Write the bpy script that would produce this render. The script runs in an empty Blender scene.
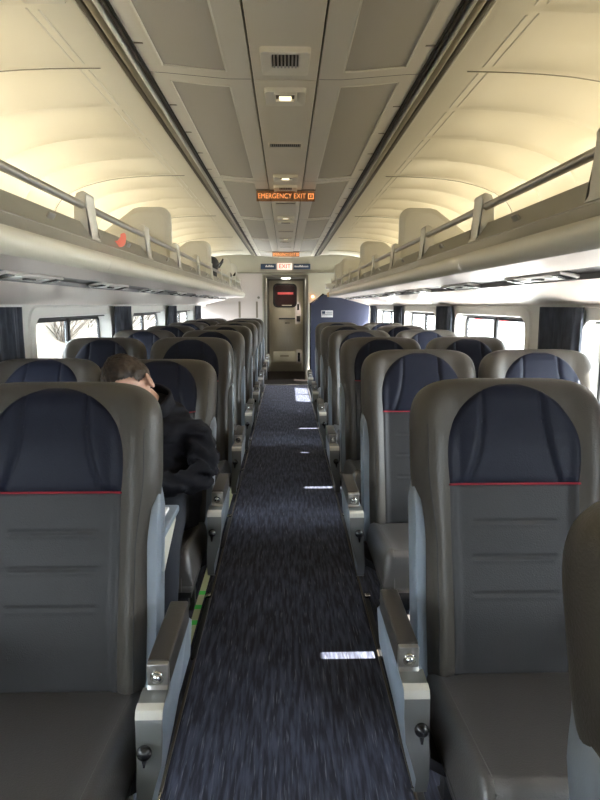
import bpy, bmesh, math, random
from mathutils import Vector, Matrix, noise
random.seed(7)
S = bpy.context.scene
COL = S.collection
H = 1.3
R = math.radians
PI = math.pi

# ------------------------------------------------------------------ materials
def mat(name, col, rough=0.5, metal=0.0, spec=0.5, noise_amt=0.0, noise_scale=20, bump=0.0, bump_scale=200,
        emit=None, estr=0.0, coat=0.0, stretch=None, sheen=0.0):
    m = bpy.data.materials.new(name); m.use_nodes = True
    nt = m.node_tree; b = nt.nodes['Principled BSDF']
    b.inputs['Base Color'].default_value = (*col, 1)
    b.inputs['Roughness'].default_value = rough
    b.inputs['Metallic'].default_value = metal
    b.inputs['Specular IOR Level'].default_value = spec
    b.inputs['Coat Weight'].default_value = coat
    if sheen: b.inputs['Sheen Weight'].default_value = sheen
    tc = nt.nodes.new('ShaderNodeTexCoord')
    src = tc.outputs['Object']
    if stretch:
        mp = nt.nodes.new('ShaderNodeMapping'); mp.inputs['Scale'].default_value = stretch
        nt.links.new(src, mp.inputs['Vector']); src = mp.outputs['Vector']
    if noise_amt:
        n = nt.nodes.new('ShaderNodeTexNoise'); n.inputs['Scale'].default_value = noise_scale
        n.inputs['Detail'].default_value = 5
        nt.links.new(src, n.inputs['Vector'])
        r = nt.nodes.new('ShaderNodeValToRGB')
        lo = [max(0, c*(1-noise_amt)) for c in col]; hi = [min(1, c*(1+noise_amt)) for c in col]
        r.color_ramp.elements[0].position = .3; r.color_ramp.elements[1].position = .7
        r.color_ramp.elements[0].color = (*lo, 1); r.color_ramp.elements[1].color = (*hi, 1)
        nt.links.new(n.outputs['Fac'], r.inputs['Fac']); nt.links.new(r.outputs['Color'], b.inputs['Base Color'])
    if bump:
        n2 = nt.nodes.new('ShaderNodeTexNoise'); n2.inputs['Scale'].default_value = bump_scale
        n2.inputs['Detail'].default_value = 3
        nt.links.new(src, n2.inputs['Vector'])
        bp = nt.nodes.new('ShaderNodeBump'); bp.inputs['Strength'].default_value = bump; bp.inputs['Distance'].default_value = .002
        nt.links.new(n2.outputs['Fac'], bp.inputs['Height']); nt.links.new(bp.outputs['Normal'], b.inputs['Normal'])
    if emit:
        b.inputs['Emission Color'].default_value = (*emit, 1); b.inputs['Emission Strength'].default_value = estr
    return m

M = {}
M['bolster'] = mat('taupe_leather', (.060, .053, .044), .42, spec=.38, bump=.35, bump_scale=260, noise_amt=.06, noise_scale=8)
M['panel'] = mat('charcoal_leather', (.036, .0355, .037), .48, spec=.24, bump=.35, bump_scale=300, noise_amt=.06, noise_scale=8)
M['head'] = mat('navy_leather', (.010, .012, .023), .48, spec=.16, bump=.35, bump_scale=300)
M['cushion'] = mat('seat_leather', (.080, .074, .070), .30, spec=.75, bump=.35, bump_scale=280)
M['red'] = mat('red_piping', (.30, .015, .03), .5)
M['seam'] = mat('seam_thread', (.17, .165, .16), .5)
M['shell'] = mat('blue_grey_plastic', (.23, .27, .32), .34, bump=.1, bump_scale=400)
M['armmetal'] = mat('brushed_metal', (.33, .32, .30), .30, .75, noise_amt=.08, noise_scale=60, bump=.05)
M['armface'] = mat('grey_painted_metal', (.20, .205, .20), .32, .45, bump=.1, bump_scale=300)
M['padtop'] = mat('arm_pad_rubber', (.036, .031, .027), .45, bump=.2)
M['chrome'] = mat('chrome', (.75, .75, .74), .12, 1.0)
M['black'] = mat('black_plastic', (.012, .012, .014), .25)
M['darkmetal'] = mat('dark_steel', (.045, .045, .048), .4, .6)
M['rubber'] = mat('black_rubber', (.005, .005, .005), .6, spec=.15)
M['cream'] = mat('cream_panel', (.62, .59, .50), .38, noise_amt=.02, noise_scale=2)
M['cove'] = mat('cove_panel', (.74, .70, .58), .42)
M['ceil'] = mat('ceiling_panel', (.66, .62, .53), .42)
M['inset'] = mat('ceiling_inset_fabric', (.45, .42, .36), .75, bump=.25, bump_scale=350)
M['trimlight'] = mat('edge_trim', (.72, .69, .60), .4)
M['gap'] = mat('dark_gap', (.02, .018, .015), .8)
M['track'] = mat('bronze_track', (.22, .195, .15), .35, .5)
M['trackdark'] = mat('dark_track', (.07, .058, .045), .45, .3)
M['fascia'] = mat('rack_fascia', (.30, .285, .235), .35, .35, noise_amt=.10, noise_scale=6, stretch=(1, .5, 1))
M['nose'] = mat('rack_nose', (.54, .51, .42), .32, coat=.12)
M['under'] = mat('rack_underside', (.76, .665, .60), .42, coat=.15)
M['rail'] = mat('rail_steel', (.36, .34, .31), .28, .7)
M['bracket'] = mat('bracket_plastic', (.56, .54, .48), .4)
M['divider'] = mat('divider_panel', (.50, .485, .43), .5)
M['wall'] = mat('sidewall_panel', (.62, .61, .57), .45, noise_amt=.02, noise_scale=3)
M['lowwall'] = mat('lower_wall_carpet', (.14, .15, .18), .9, bump=.4, bump_scale=300)
M['winrim'] = mat('window_surround', (.66, .65, .61), .35)
M['winblack'] = mat('window_gasket', (.02, .02, .022), .5)
M['curtain'] = mat('navy_curtain', (.045, .051, .068), .85, noise_amt=.35, noise_scale=30, bump=.3, bump_scale=200, stretch=(1, 1, .3))
M['steel'] = mat('stainless_steel', (.46, .42, .33), .30, .85, noise_amt=.06, noise_scale=30, stretch=(4, 4, .2))
M['steeldark'] = mat('door_jamb_steel', (.20, .19, .16), .35, .8)
M['matfloor'] = mat('dark_doormat', (.010, .008, .007), .95, spec=.05, bump=.4)
M['bulk'] = mat('bulkhead_laminate', (.50, .45, .415), .4)
M['bulkcream'] = mat('bulkhead_cream', (.44, .42, .33), .42)
M['bluepart'] = mat('blue_partition', (.028, .034, .068), .55, noise_amt=.05, noise_scale=40)
M['white'] = mat('white_plastic', (.78, .78, .76), .35)
M['signblue'] = mat('sign_navy', (.02, .04, .085), .4)
M['signwhite'] = mat('sign_white', (.85, .82, .78), .4)
M['exitred'] = mat('exit_red', (.75, .08, .04), .4, emit=(1, .1, .05), estr=.4)
M['exitface'] = mat('exit_face', (.85, .75, .68), .4, emit=(1, .75, .62), estr=.35)
M['orange'] = mat('orange_letter', (.95, .38, .14), .4, emit=(1, .34, .10), estr=.55)
M['slat'] = mat('grille_slat', (.30, .28, .25), .4)
M['skin'] = mat('skin', (.56, .33, .24), .45, noise_amt=.08, noise_scale=40, bump=.1)
M['hair'] = mat('dark_brown_hair', (.032, .019, .012), .5, noise_amt=.6, noise_scale=60, bump=.8, bump_scale=180, stretch=(1, .35, 1))
M['jacket'] = mat('black_jacket', (.0065, .0065, .010), .85, bump=.4, bump_scale=300, spec=.25)
M['trousers'] = mat('dark_trousers', (.02, .022, .03), .85, bump=.3)
M['shoe'] = mat('black_shoe', (.015, .014, .014), .4)
M['bag'] = mat('black_bag', (.014, .014, .016), .7, bump=.4)
M['tag'] = mat('salmon_tag', (.85, .22, .16), .55)
M['tape'] = mat('cream_tape', (.55, .60, .36), .5)
M['green'] = mat('green_tape', (.06, .75, .10), .5)
M['bottle'] = mat('pale_bottle', (.62, .68, .75), .2)
M['lampwarm'] = mat('warm_lamp', (1, .9, .7), .4, emit=(1, .86, .58), estr=.9)
M['lampwhite'] = mat('white_lamp', (1, 1, 1), .4, emit=(1, .97, .9), estr=14)
M['lampred'] = mat('indicator_lamp', (1, .3, .1), .4, emit=(1, .35, .12), estr=12)
M['tube'] = mat('fluorescent_tube', (1, .95, .8), .4, emit=(1, .87, .60), estr=3)
M['brass'] = mat('amber_reflector', (.60, .36, .10), .35, .3)
M['carvedgrey'] = mat('napkin_white', (.8, .8, .78), .8)
M['mirrorstrip'] = mat('light_strip_metal', (.55, .51, .47), .35)
M['understrip'] = mat('service_strip', (.13, .12, .115), .35, .2)

# carpet: navy with short pale streaks running along the aisle
def carpet():
    m = mat('navy_carpet', (.016, .019, .036), .95, spec=.15)
    nt = m.node_tree; b = nt.nodes['Principled BSDF']
    tc = nt.nodes.new('ShaderNodeTexCoord')
    def nz(scale, sc, det=3):
        mp = nt.nodes.new('ShaderNodeMapping'); mp.inputs['Scale'].default_value = sc
        n = nt.nodes.new('ShaderNodeTexNoise'); n.inputs['Scale'].default_value = scale; n.inputs['Detail'].default_value = det
        nt.links.new(tc.outputs['Object'], mp.inputs['Vector']); nt.links.new(mp.outputs['Vector'], n.inputs['Vector']); return n
    n1 = nz(190, (1, .05, 1)); n2 = nz(70, (1, .10, 1)); n3 = nz(500, (1, 1, 1))
    r1 = nt.nodes.new('ShaderNodeValToRGB'); r1.color_ramp.elements[0].position = .60; r1.color_ramp.elements[1].position = .72
    nt.links.new(n1.outputs['Fac'], r1.inputs['Fac'])
    r2 = nt.nodes.new('ShaderNodeValToRGB'); r2.color_ramp.elements[0].position = .4; r2.color_ramp.elements[1].position = .65
    r2.color_ramp.elements[0].color = (.033, .035, .050, 1); r2.color_ramp.elements[1].color = (.078, .085, .125, 1)
    nt.links.new(n2.outputs['Fac'], r2.inputs['Fac'])
    mx = nt.nodes.new('ShaderNodeMix'); mx.data_type = 'RGBA'
    nt.links.new(r1.outputs['Color'], mx.inputs['Factor'])
    nt.links.new(r2.outputs['Color'], mx.inputs['A']); mx.inputs['B'].default_value = (.16, .17, .21, 1)
    nt.links.new(mx.outputs['Result'], b.inputs['Base Color'])
    bp = nt.nodes.new('ShaderNodeBump'); bp.inputs['Strength'].default_value = .6; bp.inputs['Distance'].default_value = .004
    nt.links.new(n3.outputs['Fac'], bp.inputs['Height']); nt.links.new(bp.outputs['Normal'], b.inputs['Normal'])
    return m
M['carpet'] = carpet()

def glassmat(name, tint, glossy=.06):
    m = bpy.data.materials.new(name); m.use_nodes = True; nt = m.node_tree; nt.nodes.clear()
    o = nt.nodes.new('ShaderNodeOutputMaterial'); t = nt.nodes.new('ShaderNodeBsdfTransparent'); g = nt.nodes.new('ShaderNodeBsdfGlossy')
    t.inputs['Color'].default_value = (*tint, 1); g.inputs['Roughness'].default_value = .05
    x = nt.nodes.new('ShaderNodeMixShader'); x.inputs[0].default_value = glossy
    nt.links.new(t.outputs[0], x.inputs[1]); nt.links.new(g.outputs[0], x.inputs[2]); nt.links.new(x.outputs[0], o.inputs['Surface'])
    return m
M['glass'] = glassmat('window_glass', (.93, .95, .95))
M['signplate'] = glassmat('tinted_sign_acrylic', (.80, .58, .42), .08)
M['doorglass'] = mat('dark_door_glass', (.018, .008, .008), .15, spec=.2)

def brush_mat():
    m = mat('dry_brush', (.45, .38, .28), .95)
    nt = m.node_tree; b = nt.nodes['Principled BSDF']
    tc = nt.nodes.new('ShaderNodeTexCoord'); n = nt.nodes.new('ShaderNodeTexNoise')
    n.inputs['Scale'].default_value = 1.3; n.inputs['Detail'].default_value = 8
    nt.links.new(tc.outputs['Object'], n.inputs['Vector'])
    r = nt.nodes.new('ShaderNodeValToRGB'); e = r.color_ramp.elements
    e[0].position = .35; e[0].color = (.010, .008, .004, 1); e[1].position = .65; e[1].color = (.030, .024, .018, 1)
    k = e.new(.5); k.color = (.019, .0155, .010, 1)
    nt.links.new(n.outputs['Fac'], r.inputs['Fac']); nt.links.new(r.outputs['Color'], b.inputs['Base Color'])
    return m
M['brush'] = brush_mat()
M['snow'] = mat('pale_gravel', (.62, .60, .57), .95, noise_amt=.2, noise_scale=3)
M['building'] = mat('white_building', (.75, .74, .72), .8, noise_amt=.05, noise_scale=1)
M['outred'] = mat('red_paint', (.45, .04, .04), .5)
M['twig'] = mat('bare_twig', (.02, .015, .010), .9)

# ------------------------------------------------------------------ mesh helpers
def link(name, me, m=None, parent=None, smooth=False, loc=None):
    o = bpy.data.objects.new(name, me); COL.objects.link(o)
    if m is not None:
        ms = m if isinstance(m, (list, tuple)) else [m]
        for k in ms: me.materials.append(k)
    if parent: o.parent = parent
    if loc: o.location = loc
    if smooth:
        for p in me.polygons: p.use_smooth = True
    return o

def tag(o, label=None, cat=None, group=None, kind=None):
    if label: o['label'] = label
    if cat: o['category'] = cat
    if group: o['group'] = group
    if kind: o['kind'] = kind
    return o

def empty(name, loc=(0, 0, 0), rz=0, **k):
    o = bpy.data.objects.new(name, None); COL.objects.link(o); o.location = loc; o.rotation_euler = (0, 0, rz)
    o.empty_display_size = .1
    tag(o, **k); return o

class MB:
    def __init__(s): s.bm = bmesh.new()
    def add(s, verts, faces, mi=0):
        vs = [s.bm.verts.new(v) for v in verts]
        for f in faces:
            try:
                fc = s.bm.faces.new([vs[i] for i in f]); fc.material_index = mi
            except ValueError: pass
        return vs
    def box(s, x0, x1, y0, y1, z0, z1, bev=0, seg=2, mi=0, M4=None):
        b = bmesh.new(); bmesh.ops.create_cube(b, size=1)
        for v in b.verts:
            v.co = Vector(((x0+x1)/2+v.co.x*abs(x1-x0), (y0+y1)/2+v.co.y*abs(y1-y0), (z0+z1)/2+v.co.z*abs(z1-z0)))
        if bev: bmesh.ops.bevel(b, geom=b.edges[:], offset=bev, segments=seg, profile=.5, affect='EDGES')
        s.merge(b, M4, mi); return s
    def merge(s, b, M4=None, mi=0):
        b.verts.ensure_lookup_table(); b.verts.index_update()
        vs = [s.bm.verts.new((M4 @ v.co) if M4 else v.co) for v in b.verts]
        for f in b.faces:
            try:
                nf = s.bm.faces.new([vs[v.index] for v in f.verts]); nf.material_index = mi
            except ValueError: pass
        b.free()
    def prism(s, prof, axis, a0, a1, bev=0, seg=2, mi=0):
        # prof: list of 2d points; axis 'x' -> prof=(y,z); 'y' -> prof=(x,z); 'z' -> (x,y)
        def P(p, a):
            return {'x': (a, p[0], p[1]), 'y': (p[0], a, p[1]), 'z': (p[0], p[1], a)}[axis]
        b = bmesh.new(); n = len(prof)
        A = [b.verts.new(P(p, a0)) for p in prof]; B = [b.verts.new(P(p, a1)) for p in prof]
        b.faces.new(A); b.faces.new(B[::-1])
        for i in range(n): b.faces.new([A[i], B[i], B[(i+1) % n], A[(i+1) % n]])
        bmesh.ops.recalc_face_normals(b, faces=b.faces[:])
        if bev: bmesh.ops.bevel(b, geom=b.edges[:], offset=bev, segments=seg, profile=.5, affect='EDGES')
        s.merge(b, None, mi); return s
    def sheet(s, prof, y0, y1, ny=1, fn=None, mi=0):   # open profile (x,z) swept along y
        vs = []; 
        for j in range(ny+1):
            y = y0+(y1-y0)*j/ny
            for p in prof: vs.append((p[0], y, p[1]+(fn(p, y) if fn else 0)))
        n = len(prof)
        s.add(vs, [(j*n+i, j*n+i+1, (j+1)*n+i+1, (j+1)*n+i) for j in range(ny) for i in range(n-1)], mi); return s
    def cyl(s, p0, p1, r, n=16, r1=None, mi=0, bev=0):
        p0 = Vector(p0); p1 = Vector(p1); d = (p1-p0); L = d.length
        b = bmesh.new(); bmesh.ops.create_cone(b, cap_ends=True, segments=n, radius1=r, radius2=r if r1 is None else r1, depth=L)
        if bev:
            eds = [e for e in b.edges if abs(e.verts[0].co.z-e.verts[1].co.z) < 1e-6]
            bmesh.ops.bevel(b, geom=eds, offset=bev, segments=2, profile=.5, affect='EDGES')
        M4 = Matrix.Translation((p0+p1)/2) @ d.to_track_quat('Z', 'Y').to_matrix().to_4x4()
        s.merge(b, M4, mi); return s
    def sph(s, c, r, n=16, sc=(1, 1, 1), mi=0):
        b = bmesh.new(); bmesh.ops.create_uvsphere(b, u_segments=n, v_segments=n//2+2, radius=r)
        s.merge(b, Matrix.Translation(c) @ Matrix.Diagonal((*sc, 1)), mi); return s
    def tube(s, pts, r, n=8, mi=0, closed=False):
        pts = [Vector(p) for p in pts]; N = len(pts); rings = []
        for i, p in enumerate(pts):
            a = pts[max(i-1, 0)]; c = pts[min(i+1, N-1)]
            t = (c-a).normalized(); up = Vector((0, 0, 1)) if abs(t.z) < .9 else Vector((1, 0, 0))
            u = t.cross(up).normalized(); w = t.cross(u).normalized()
            rings.append([s.bm.verts.new(p+u*math.cos(2*PI*k/n)*r+w*math.sin(2*PI*k/n)*r) for k in range(n)])
        for i in range(N-1):
            for k in range(n):
                f = s.bm.faces.new([rings[i][k], rings[i][(k+1) % n], rings[i+1][(k+1) % n], rings[i+1][k]]); f.material_index = mi
        for rr in (rings[0][::-1], rings[-1]):
            s.bm.faces.new(rr).material_index = mi
        return s
    def mesh(s, name, smooth=True, ang=40, flipx=False):
        bm = s.bm
        if flipx:
            for v in bm.verts: v.co.x = -v.co.x
        bmesh.ops.recalc_face_normals(bm, faces=bm.faces[:])
        me = bpy.data.meshes.new(name); bm.to_mesh(me)
        if smooth:
            for e in bm.edges: pass
            for p in me.polygons: p.use_smooth = True
            sh = me.attributes.get('sharp_edge') or me.attributes.new('sharp_edge', 'BOOLEAN', 'EDGE')
            a = R(ang); bm.edges.ensure_lookup_table(); me_e = {}
            for e in bm.edges:
                v = False
                if len(e.link_faces) == 2:
                    try: v = e.calc_face_angle() > a
                    except ValueError: v = True
                sh.data[e.index].value = v
        bm.free(); return me
    def build(s, name, m, parent=None, smooth=True, ang=40, flipx=False, loc=None):
        s.bm.edges.index_update()
        return link(name, s.mesh(name, smooth, ang, flipx), m, parent, False, loc)

def children(o): return [c for c in bpy.data.objects if c.parent == o]
_kids = {}
def copy_tree(o, parent=None):
    c = o.copy(); COL.objects.link(c); c.parent = parent
    for ch in list(o.children): copy_tree(ch, c)
    return c

def rrect(w, h, r, n=6, cx=0, cy=0):
    pts = []
    for (sx, sy, a0) in ((1, 1, 0), (-1, 1, 90), (-1, -1, 180), (1, -1, 270)):
        for k in range(n+1):
            a = R(a0+90*k/n); pts.append((cx+sx*(w/2-r)+r*math.cos(a), cy+sy*(h/2-r)+r*math.sin(a)))
    return pts

def ring(mb, outer, inner, P, mi=0):    # P maps (a,b,side) -> 3d ; outer and inner same count
    n = len(outer)
    vs = [P(p, 0) for p in outer]+[P(p, 1) for p in inner]
    mb.add(vs, [(i, (i+1) % n, n+(i+1) % n, n+i) for i in range(n)], mi)

def text_mesh(s, size, extrude=.001):
    cu = bpy.data.curves.new('t', 'FONT'); cu.body = s; cu.size = size; cu.extrude = extrude; cu.align_x = 'CENTER'; cu.align_y = 'CENTER'
    o = bpy.data.objects.new('t', cu); COL.objects.link(o)
    dg = bpy.context.evaluated_depsgraph_get(); me = bpy.data.meshes.new_from_object(o.evaluated_get(dg))
    bpy.data.objects.remove(o); bpy.data.curves.remove(cu); return me

def smooth01(x, a, b):
    t = min(1, max(0, (x-a)/(b-a))); return t*t*(3-2*t)

# ------------------------------------------------------------------ SETTING
Y0, Y1 = -5.0, 10.5
def struct(o): o['kind'] = 'structure'; return o
struct(MB().box(-1.6, 1.6, Y0, 9.8, -.05, 0).build('floor', M['carpet'], smooth=False))
struct(MB().box(-.55, .55, 9.8, 12.2, -.05, .001).build('floor', M['matfloor'], smooth=False))
struct(MB().box(-.42, .42, 9.77, 9.83, .0005, .008, .002).build('trim_1', M['armmetal'], smooth=False))

# side walls with window openings
WX = 1.38
winc = [-.05+2.1*k for k in range(-2, 6)]      # window centres along the car
WW, WZ0, WZ1 = 1.46, .70, 1.262
OFF = {-1: -.10, 1: .0}
def wall(sgn, nm):
    mb = MB(); x0, x1 = WX, WX+.03
    def bx(y0, y1, z0, z1, mi=0): mb.box(sgn*x0, sgn*x1, y0, y1, z0, z1, mi=mi)
    bx(Y0, Y1, 0, .55, 1); bx(Y0, Y1, .55, WZ0); bx(Y0, Y1, WZ1, H+.005)
    ys = [Y0]
    for c in winc: ys += [c+OFF[sgn]-WW/2, c+OFF[sgn]+WW/2]
    ys.append(Y1)
    ys = [min(max(y, Y0), Y1) for y in ys]
    for i in range(0, len(ys), 2):
        if ys[i+1]-ys[i] > .01: bx(ys[i], ys[i+1], WZ0, WZ1)
    return struct(mb.build(nm, [M['wall'], M['lowwall']], smooth=False))
wall(-1, 'wall_left'); wall(1, 'wall_right')
# upper shell (outer body) so no light leaks behind the cove
for sgn, nm in ((-1, 'left'), (1, 'right')):
    pass

# windows
def window(n, sgn, c):
    e = struct(empty('window_%d' % n, (sgn*WX, c, 0)))
    zc = (WZ0+WZ1)/2; hh = WZ1-WZ0
    mb = MB()
    o1 = rrect(WW+.10, hh+.05, .10, 6, 0, zc); i1 = rrect(WW-.02, hh-.06, .09, 6, 0, zc)
    i2 = rrect(WW-.09, hh-.09, .06, 6, 0, zc)
    o0 = rrect(WW+.11, hh+.06, .10, 6, 0, zc)
    ring(mb, o0, o1, lambda p, s: (sgn*(0 if s == 0 else -.012), p[0], p[1]))
    ring(mb, o1, i1, lambda p, s: (sgn*(-.012), p[0], p[1]))
    ring(mb, i1, i2, lambda p, s: (sgn*(-.012 if s == 0 else .07), p[0], p[1]))
    mb.build('window_frame', M['winrim'], e, ang=60)
    mb = MB()
    i3 = rrect(WW-.135, hh-.135, .045, 6, 0, zc)
    ring(mb, i2, i3, lambda p, s: (sgn*.069, p[0], p[1]))
    ring(mb, i2, i3, lambda p, s: (sgn*.085, p[0], p[1]))
    ring(mb, i3, i3, lambda p, s: (sgn*(.069 if s == 0 else .085), p[0], p[1]))
    mb.box(sgn*.064, sgn*.088, -.028, .028, zc-hh/2+.05, zc+hh/2-.05, .003)
    mb.build('gasket', M['winblack'], e)
    for k, (a, b) in enumerate(((-WW/2+.07, -.03), (.03, WW/2-.07))):
        MB().box(sgn*.076, sgn*.080, a, b, zc-hh/2+.07, zc+hh/2-.07).build('pane', M['glass'], e, smooth=False)
    # slim dark strip standing in for the shadow gap above the panes
    MB().box(sgn*.02, sgn*.045, -WW/2+.06, WW/2-.06, zc+hh/2-.046, zc+hh/2-.034, .003).build('shadow_gap_strip', M['winblack'], e)
n = 1
for sgn in (-1, 1):
    for c in winc:
        if c+WW/2 > Y1: continue
        window(n, sgn, c+OFF[sgn]); n += 1

# curtains
def curtain_mesh():
    w, z0, z1 = .46, .66, 1.29; N = 90
    mb = MB(); vs = []
    for j in range(9):
        t = j/8; z = z0+(z1-z0)*t
        for i in range(N+1):
            y = -w/2+w*i/N
            pin = .55+.45*(1-t)
            a = .024*pin*math.sin(i*.52+.6*math.sin(i*.11))+.006*math.sin(i*1.3+2+t)
            yy = y*(1-.04*math.sin(t*PI))
            vs.append((a, yy, z))
    mb.add(vs, [(j*(N+1)+i, j*(N+1)+i+1, (j+1)*(N+1)+i+1, (j+1)*(N+1)+i) for j in range(8) for i in range(N)])
    me = mb.mesh('curtain'); me.materials.append(M['curtain']); return me
cm = curtain_mesh()
ordw = ['nearest', 'second', 'third', 'fourth', 'fifth', 'sixth', 'seventh', 'eighth', 'ninth', 'tenth']
for sgn, sd in ((-1, 'left'), (1, 'right')):
    k = 0
    for c in ([2.83, 4.97, 7.12, 9.2] if sgn < 0 else [2.93, 5.1, 7.22, 9.3]):
        o = link('window_curtain', cm if k == 0 and sgn == -1 else cm, None, None, False, (sgn*(WX-.05), c, 0))
        md = o.modifiers.new('s', 'SOLIDIFY'); md.thickness = .003
        tag(o, 'dark navy pleated curtain between the %s windows, %s one from the camera' % (sd, ['nearest', 'second', 'third', 'farthest'][k]), 'curtain',
            'curtains between the windows'); k += 1

# ceiling centre: panels, insets
ZC = H+.80
cl = struct(MB().box(-1.62, 1.62, Y0, 12.2, H+.93, H+.96).build('ceiling', M['gap'], smooth=False))
seams = [-5.0, -3.08, -1.28, .52, 2.32, 4.12, 5.92, 7.72, 9.52, 10.5]
for a, b in zip(seams[:-1], seams[1:]):
    mb = MB(); mb.box(-.114, .114, a+.002, b-.002, ZC, ZC+.02, .003)
    mb.build('centre_panel', M['ceil'], cl)
    for sgn in (-1, 1):
        # side panel: frame around an inset, slightly higher towards the track
        mb = MB()
        def zz(x): return ZC+.004+.022*smooth01(x, .2, .5)
        g = .002
        xs = [.122, .205, .425, .487]
        ya, yb = a+g, b-g; yi, yj = ya+.07, yb-.07
        def quad(x0, x1, y0, y1): mb.add([(sgn*x0, y0, zz(x0)), (sgn*x1, y0, zz(x1)), (sgn*x1, y1, zz(x1)), (sgn*x0, y1, zz(x0))], [(0, 1, 2, 3)])
        quad(xs[0], xs[1], ya, yb); quad(xs[2], xs[3], ya, yb)
        quad(xs[1], xs[2], ya, yi); quad(xs[1], xs[2], yj, yb)
        bb = mb.bm; bmesh.ops.remove_doubles(bb, verts=bb.verts[:], dist=1e-4)
        mb.box(sgn*.120, sgn*.124, ya, yb, ZC+.004, ZC+.03)
        sp = mb.build('side_panel', M['ceil'], cl, smooth=False)
        # raised light bead around the inset and the fabric inset
        mb = MB()
        for (x0, x1, y0, y1) in ((xs[1]-.005, xs[1]+.005, yi, yj), (xs[2]-.004, xs[2]+.004, yi, yj)):
            mb.box(sgn*(x0+.002), sgn*(x1-.002), y0, y1, zz(x0)-.003, zz(x0)+.012, .001)
        for y in (yi, yj):
            mb.tube([(sgn*(xs[1]+(xs[2]-xs[1])*k/6), y, zz(xs[1]+(xs[2]-xs[1])*k/6)+.001) for k in range(7)], .0035, 6)
        mb.build('inset_bead', M['trimlight'], sp)
        mb = MB(); P = []
        for k in range(7):
            x = xs[1]+(xs[2]-xs[1])*k/6
            P.append((x, zz(x)+.005))
        mb.sheet([(sgn*p[0], p[1]) for p in P], yi, yj)
        mb.build('inset_panel', M['inset'], sp)
        # small clips at the track side
        mb = MB()
        for y in (a+.35, a+.75, a+1.15, a+1.55):
            if y < b-.1: mb.box(sgn*.452, sgn*.482, y, y+.010, zz(.47)-.003, zz(.47)+.004, .001)
        if len(mb.bm.verts): mb.build('clip', M['track'], sp)
        else: mb.bm.free()

# tracks either side
tn = 2
for sgn in (-1, 1):
    e = struct(empty('trim_%d' % tn, (sgn*.535, 0, ZC))); tn += 1
    def strip(nm, x0, x1, z0, z1, m):
        MB().box(sgn*(x0-.535), sgn*(x1-.535), Y0, 10.45, z0, z1, .002).build(nm, M[m], e)
    strip('backing', .480, .590, .06, .07, 'gap')
    strip('track_rail', .497, .510, .028, .06, 'trackdark')
    strip('track_lip', .484, .4875, .018, .06, 'gap')
    strip('track_bar', .524, .552, .020, .06, 'track')
    strip('track_bead', .519, .5225, .012, .06, 'trimlight')
    strip('track_edge', .562, .580, .030, .062, 'trackdark')

# cove (luminous side ceiling) with ribs
COVE = [(.583, .842), (.62, .841), (.68, .84), (.72, .8395), (.76, .839), (.85, .837), (.95, .832), (1.05, .824), (1.15, .810), (1.24, .79),
        (1.31, .770), (1.38, .742), (1.43, .715), (1.47, .682), (1.50, .64), (1.52, .59), (1.535, .53), (1.54, .44), (1.54, .30), (1.54, .18)]
# resample finer
def resample(pr, n):
    L = [0]
    for a, b in zip(pr[:-1], pr[1:]): L.append(L[-1]+math.dist(a, b))
    out = []
    for k in range(n+1):
        s = L[-1]*k/n; i = max(j for j in range(len(L)) if L[j] <= s+1e-9); i = min(i, len(pr)-2)
        t = (s-L[i])/(L[i+1]-L[i]); out.append((pr[i][0]+(pr[i+1][0]-pr[i][0])*t, pr[i][1]+(pr[i+1][1]-pr[i][1])*t))
    return out
CP = resample(COVE, 56)
RIB = .45
def cove(sgn, nm):
    e = struct(empty(nm, (0, 0, 0)))
    mb = MB(); ny = 24*34; y0 = Y0; y1 = 10.45; n_ = len(CP); vs = []
    nrm = []
    for i in range(n_):
        a = CP[max(i-1, 0)]; b = CP[min(i+1, n_-1)]; d = Vector((b[0]-a[0], b[1]-a[1])).normalized(); nrm.append(Vector((d.y, -d.x)))
    for j in range(ny+1):
        y = y0+(y1-y0)*j/ny
        ph = ((y-2.32)/RIB); f = ph-math.floor(ph); dd = min(f, 1-f)*RIB     # distance to rib line
        for i, p in enumerate(CP):
            q = smooth01(p[0], .70, .76)              # bays start outside the flat flange
            q2 = smooth01(p[0], .72, 1.1)
            # bay is a shallow vault between soft ribs
            bay = (1-(1-min(dd/.21, 1))**2)
            ribv = .040*bay*q2 + .007*q*smooth01(dd, .003, .012)
            k = nrm[i]
            if k.y > 0 or (abs(k.y) < 1e-6 and k.x > 0): k = -k
            off = -ribv   # away from the cabin
            vs.append((sgn*(p[0]+k.x*off), y, H+p[1]+k.y*off))
    mb.add(vs, [(j*n_+i, j*n_+i+1, (j+1)*n_+i+1, (j+1)*n_+i) for j in range(ny) for i in range(n_-1)])
    mb.build('cove_panel', M['cove'], e, ang=60)
    # flange ledge and beads along the flat strip
    mb = MB()
    mb.box(sgn*.583, sgn*.592, y0, y1, H+.834, H+.85, .002)
    yy = 2.32-RIB*16
    while yy < 10.3:
        mb.box(sgn*.706, sgn*.713, yy+.03, yy+RIB-.03, H+.8378, H+.850, .001)
        mb.box(sgn*.742, sgn*.748, yy+.03, yy+RIB-.03, H+.8425, H+.850, .001)
        yy += RIB
    mb.build('bead', M['trimlight'], e)
    # seam shadow gap each four bays
    mb = MB()
    for s in seams[1:-1]:
        mb.tube([(sgn*p[0], s, H+p[1]-.0045) for p in CP[3:44]], .0022, 5)
    mb.build('seam', M['fascia'], e)
    # outer shell backing
    mb = MB(); mb.sheet([(sgn*1.60, H+.94), (sgn*1.60, -.05)], Y0, Y1)
    mb.bm.free()
    return e
cove(-1, 'wall_left_upper'); cove(1, 'wall_right_upper')
for sgn, nm in ((-1, 'trim_10'), (1, 'trim_11')):
    struct(MB().box(sgn*1.59, sgn*1.60, Y0, Y1, H-.02, H+.95).build(nm, M['gap'], smooth=False))

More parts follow.
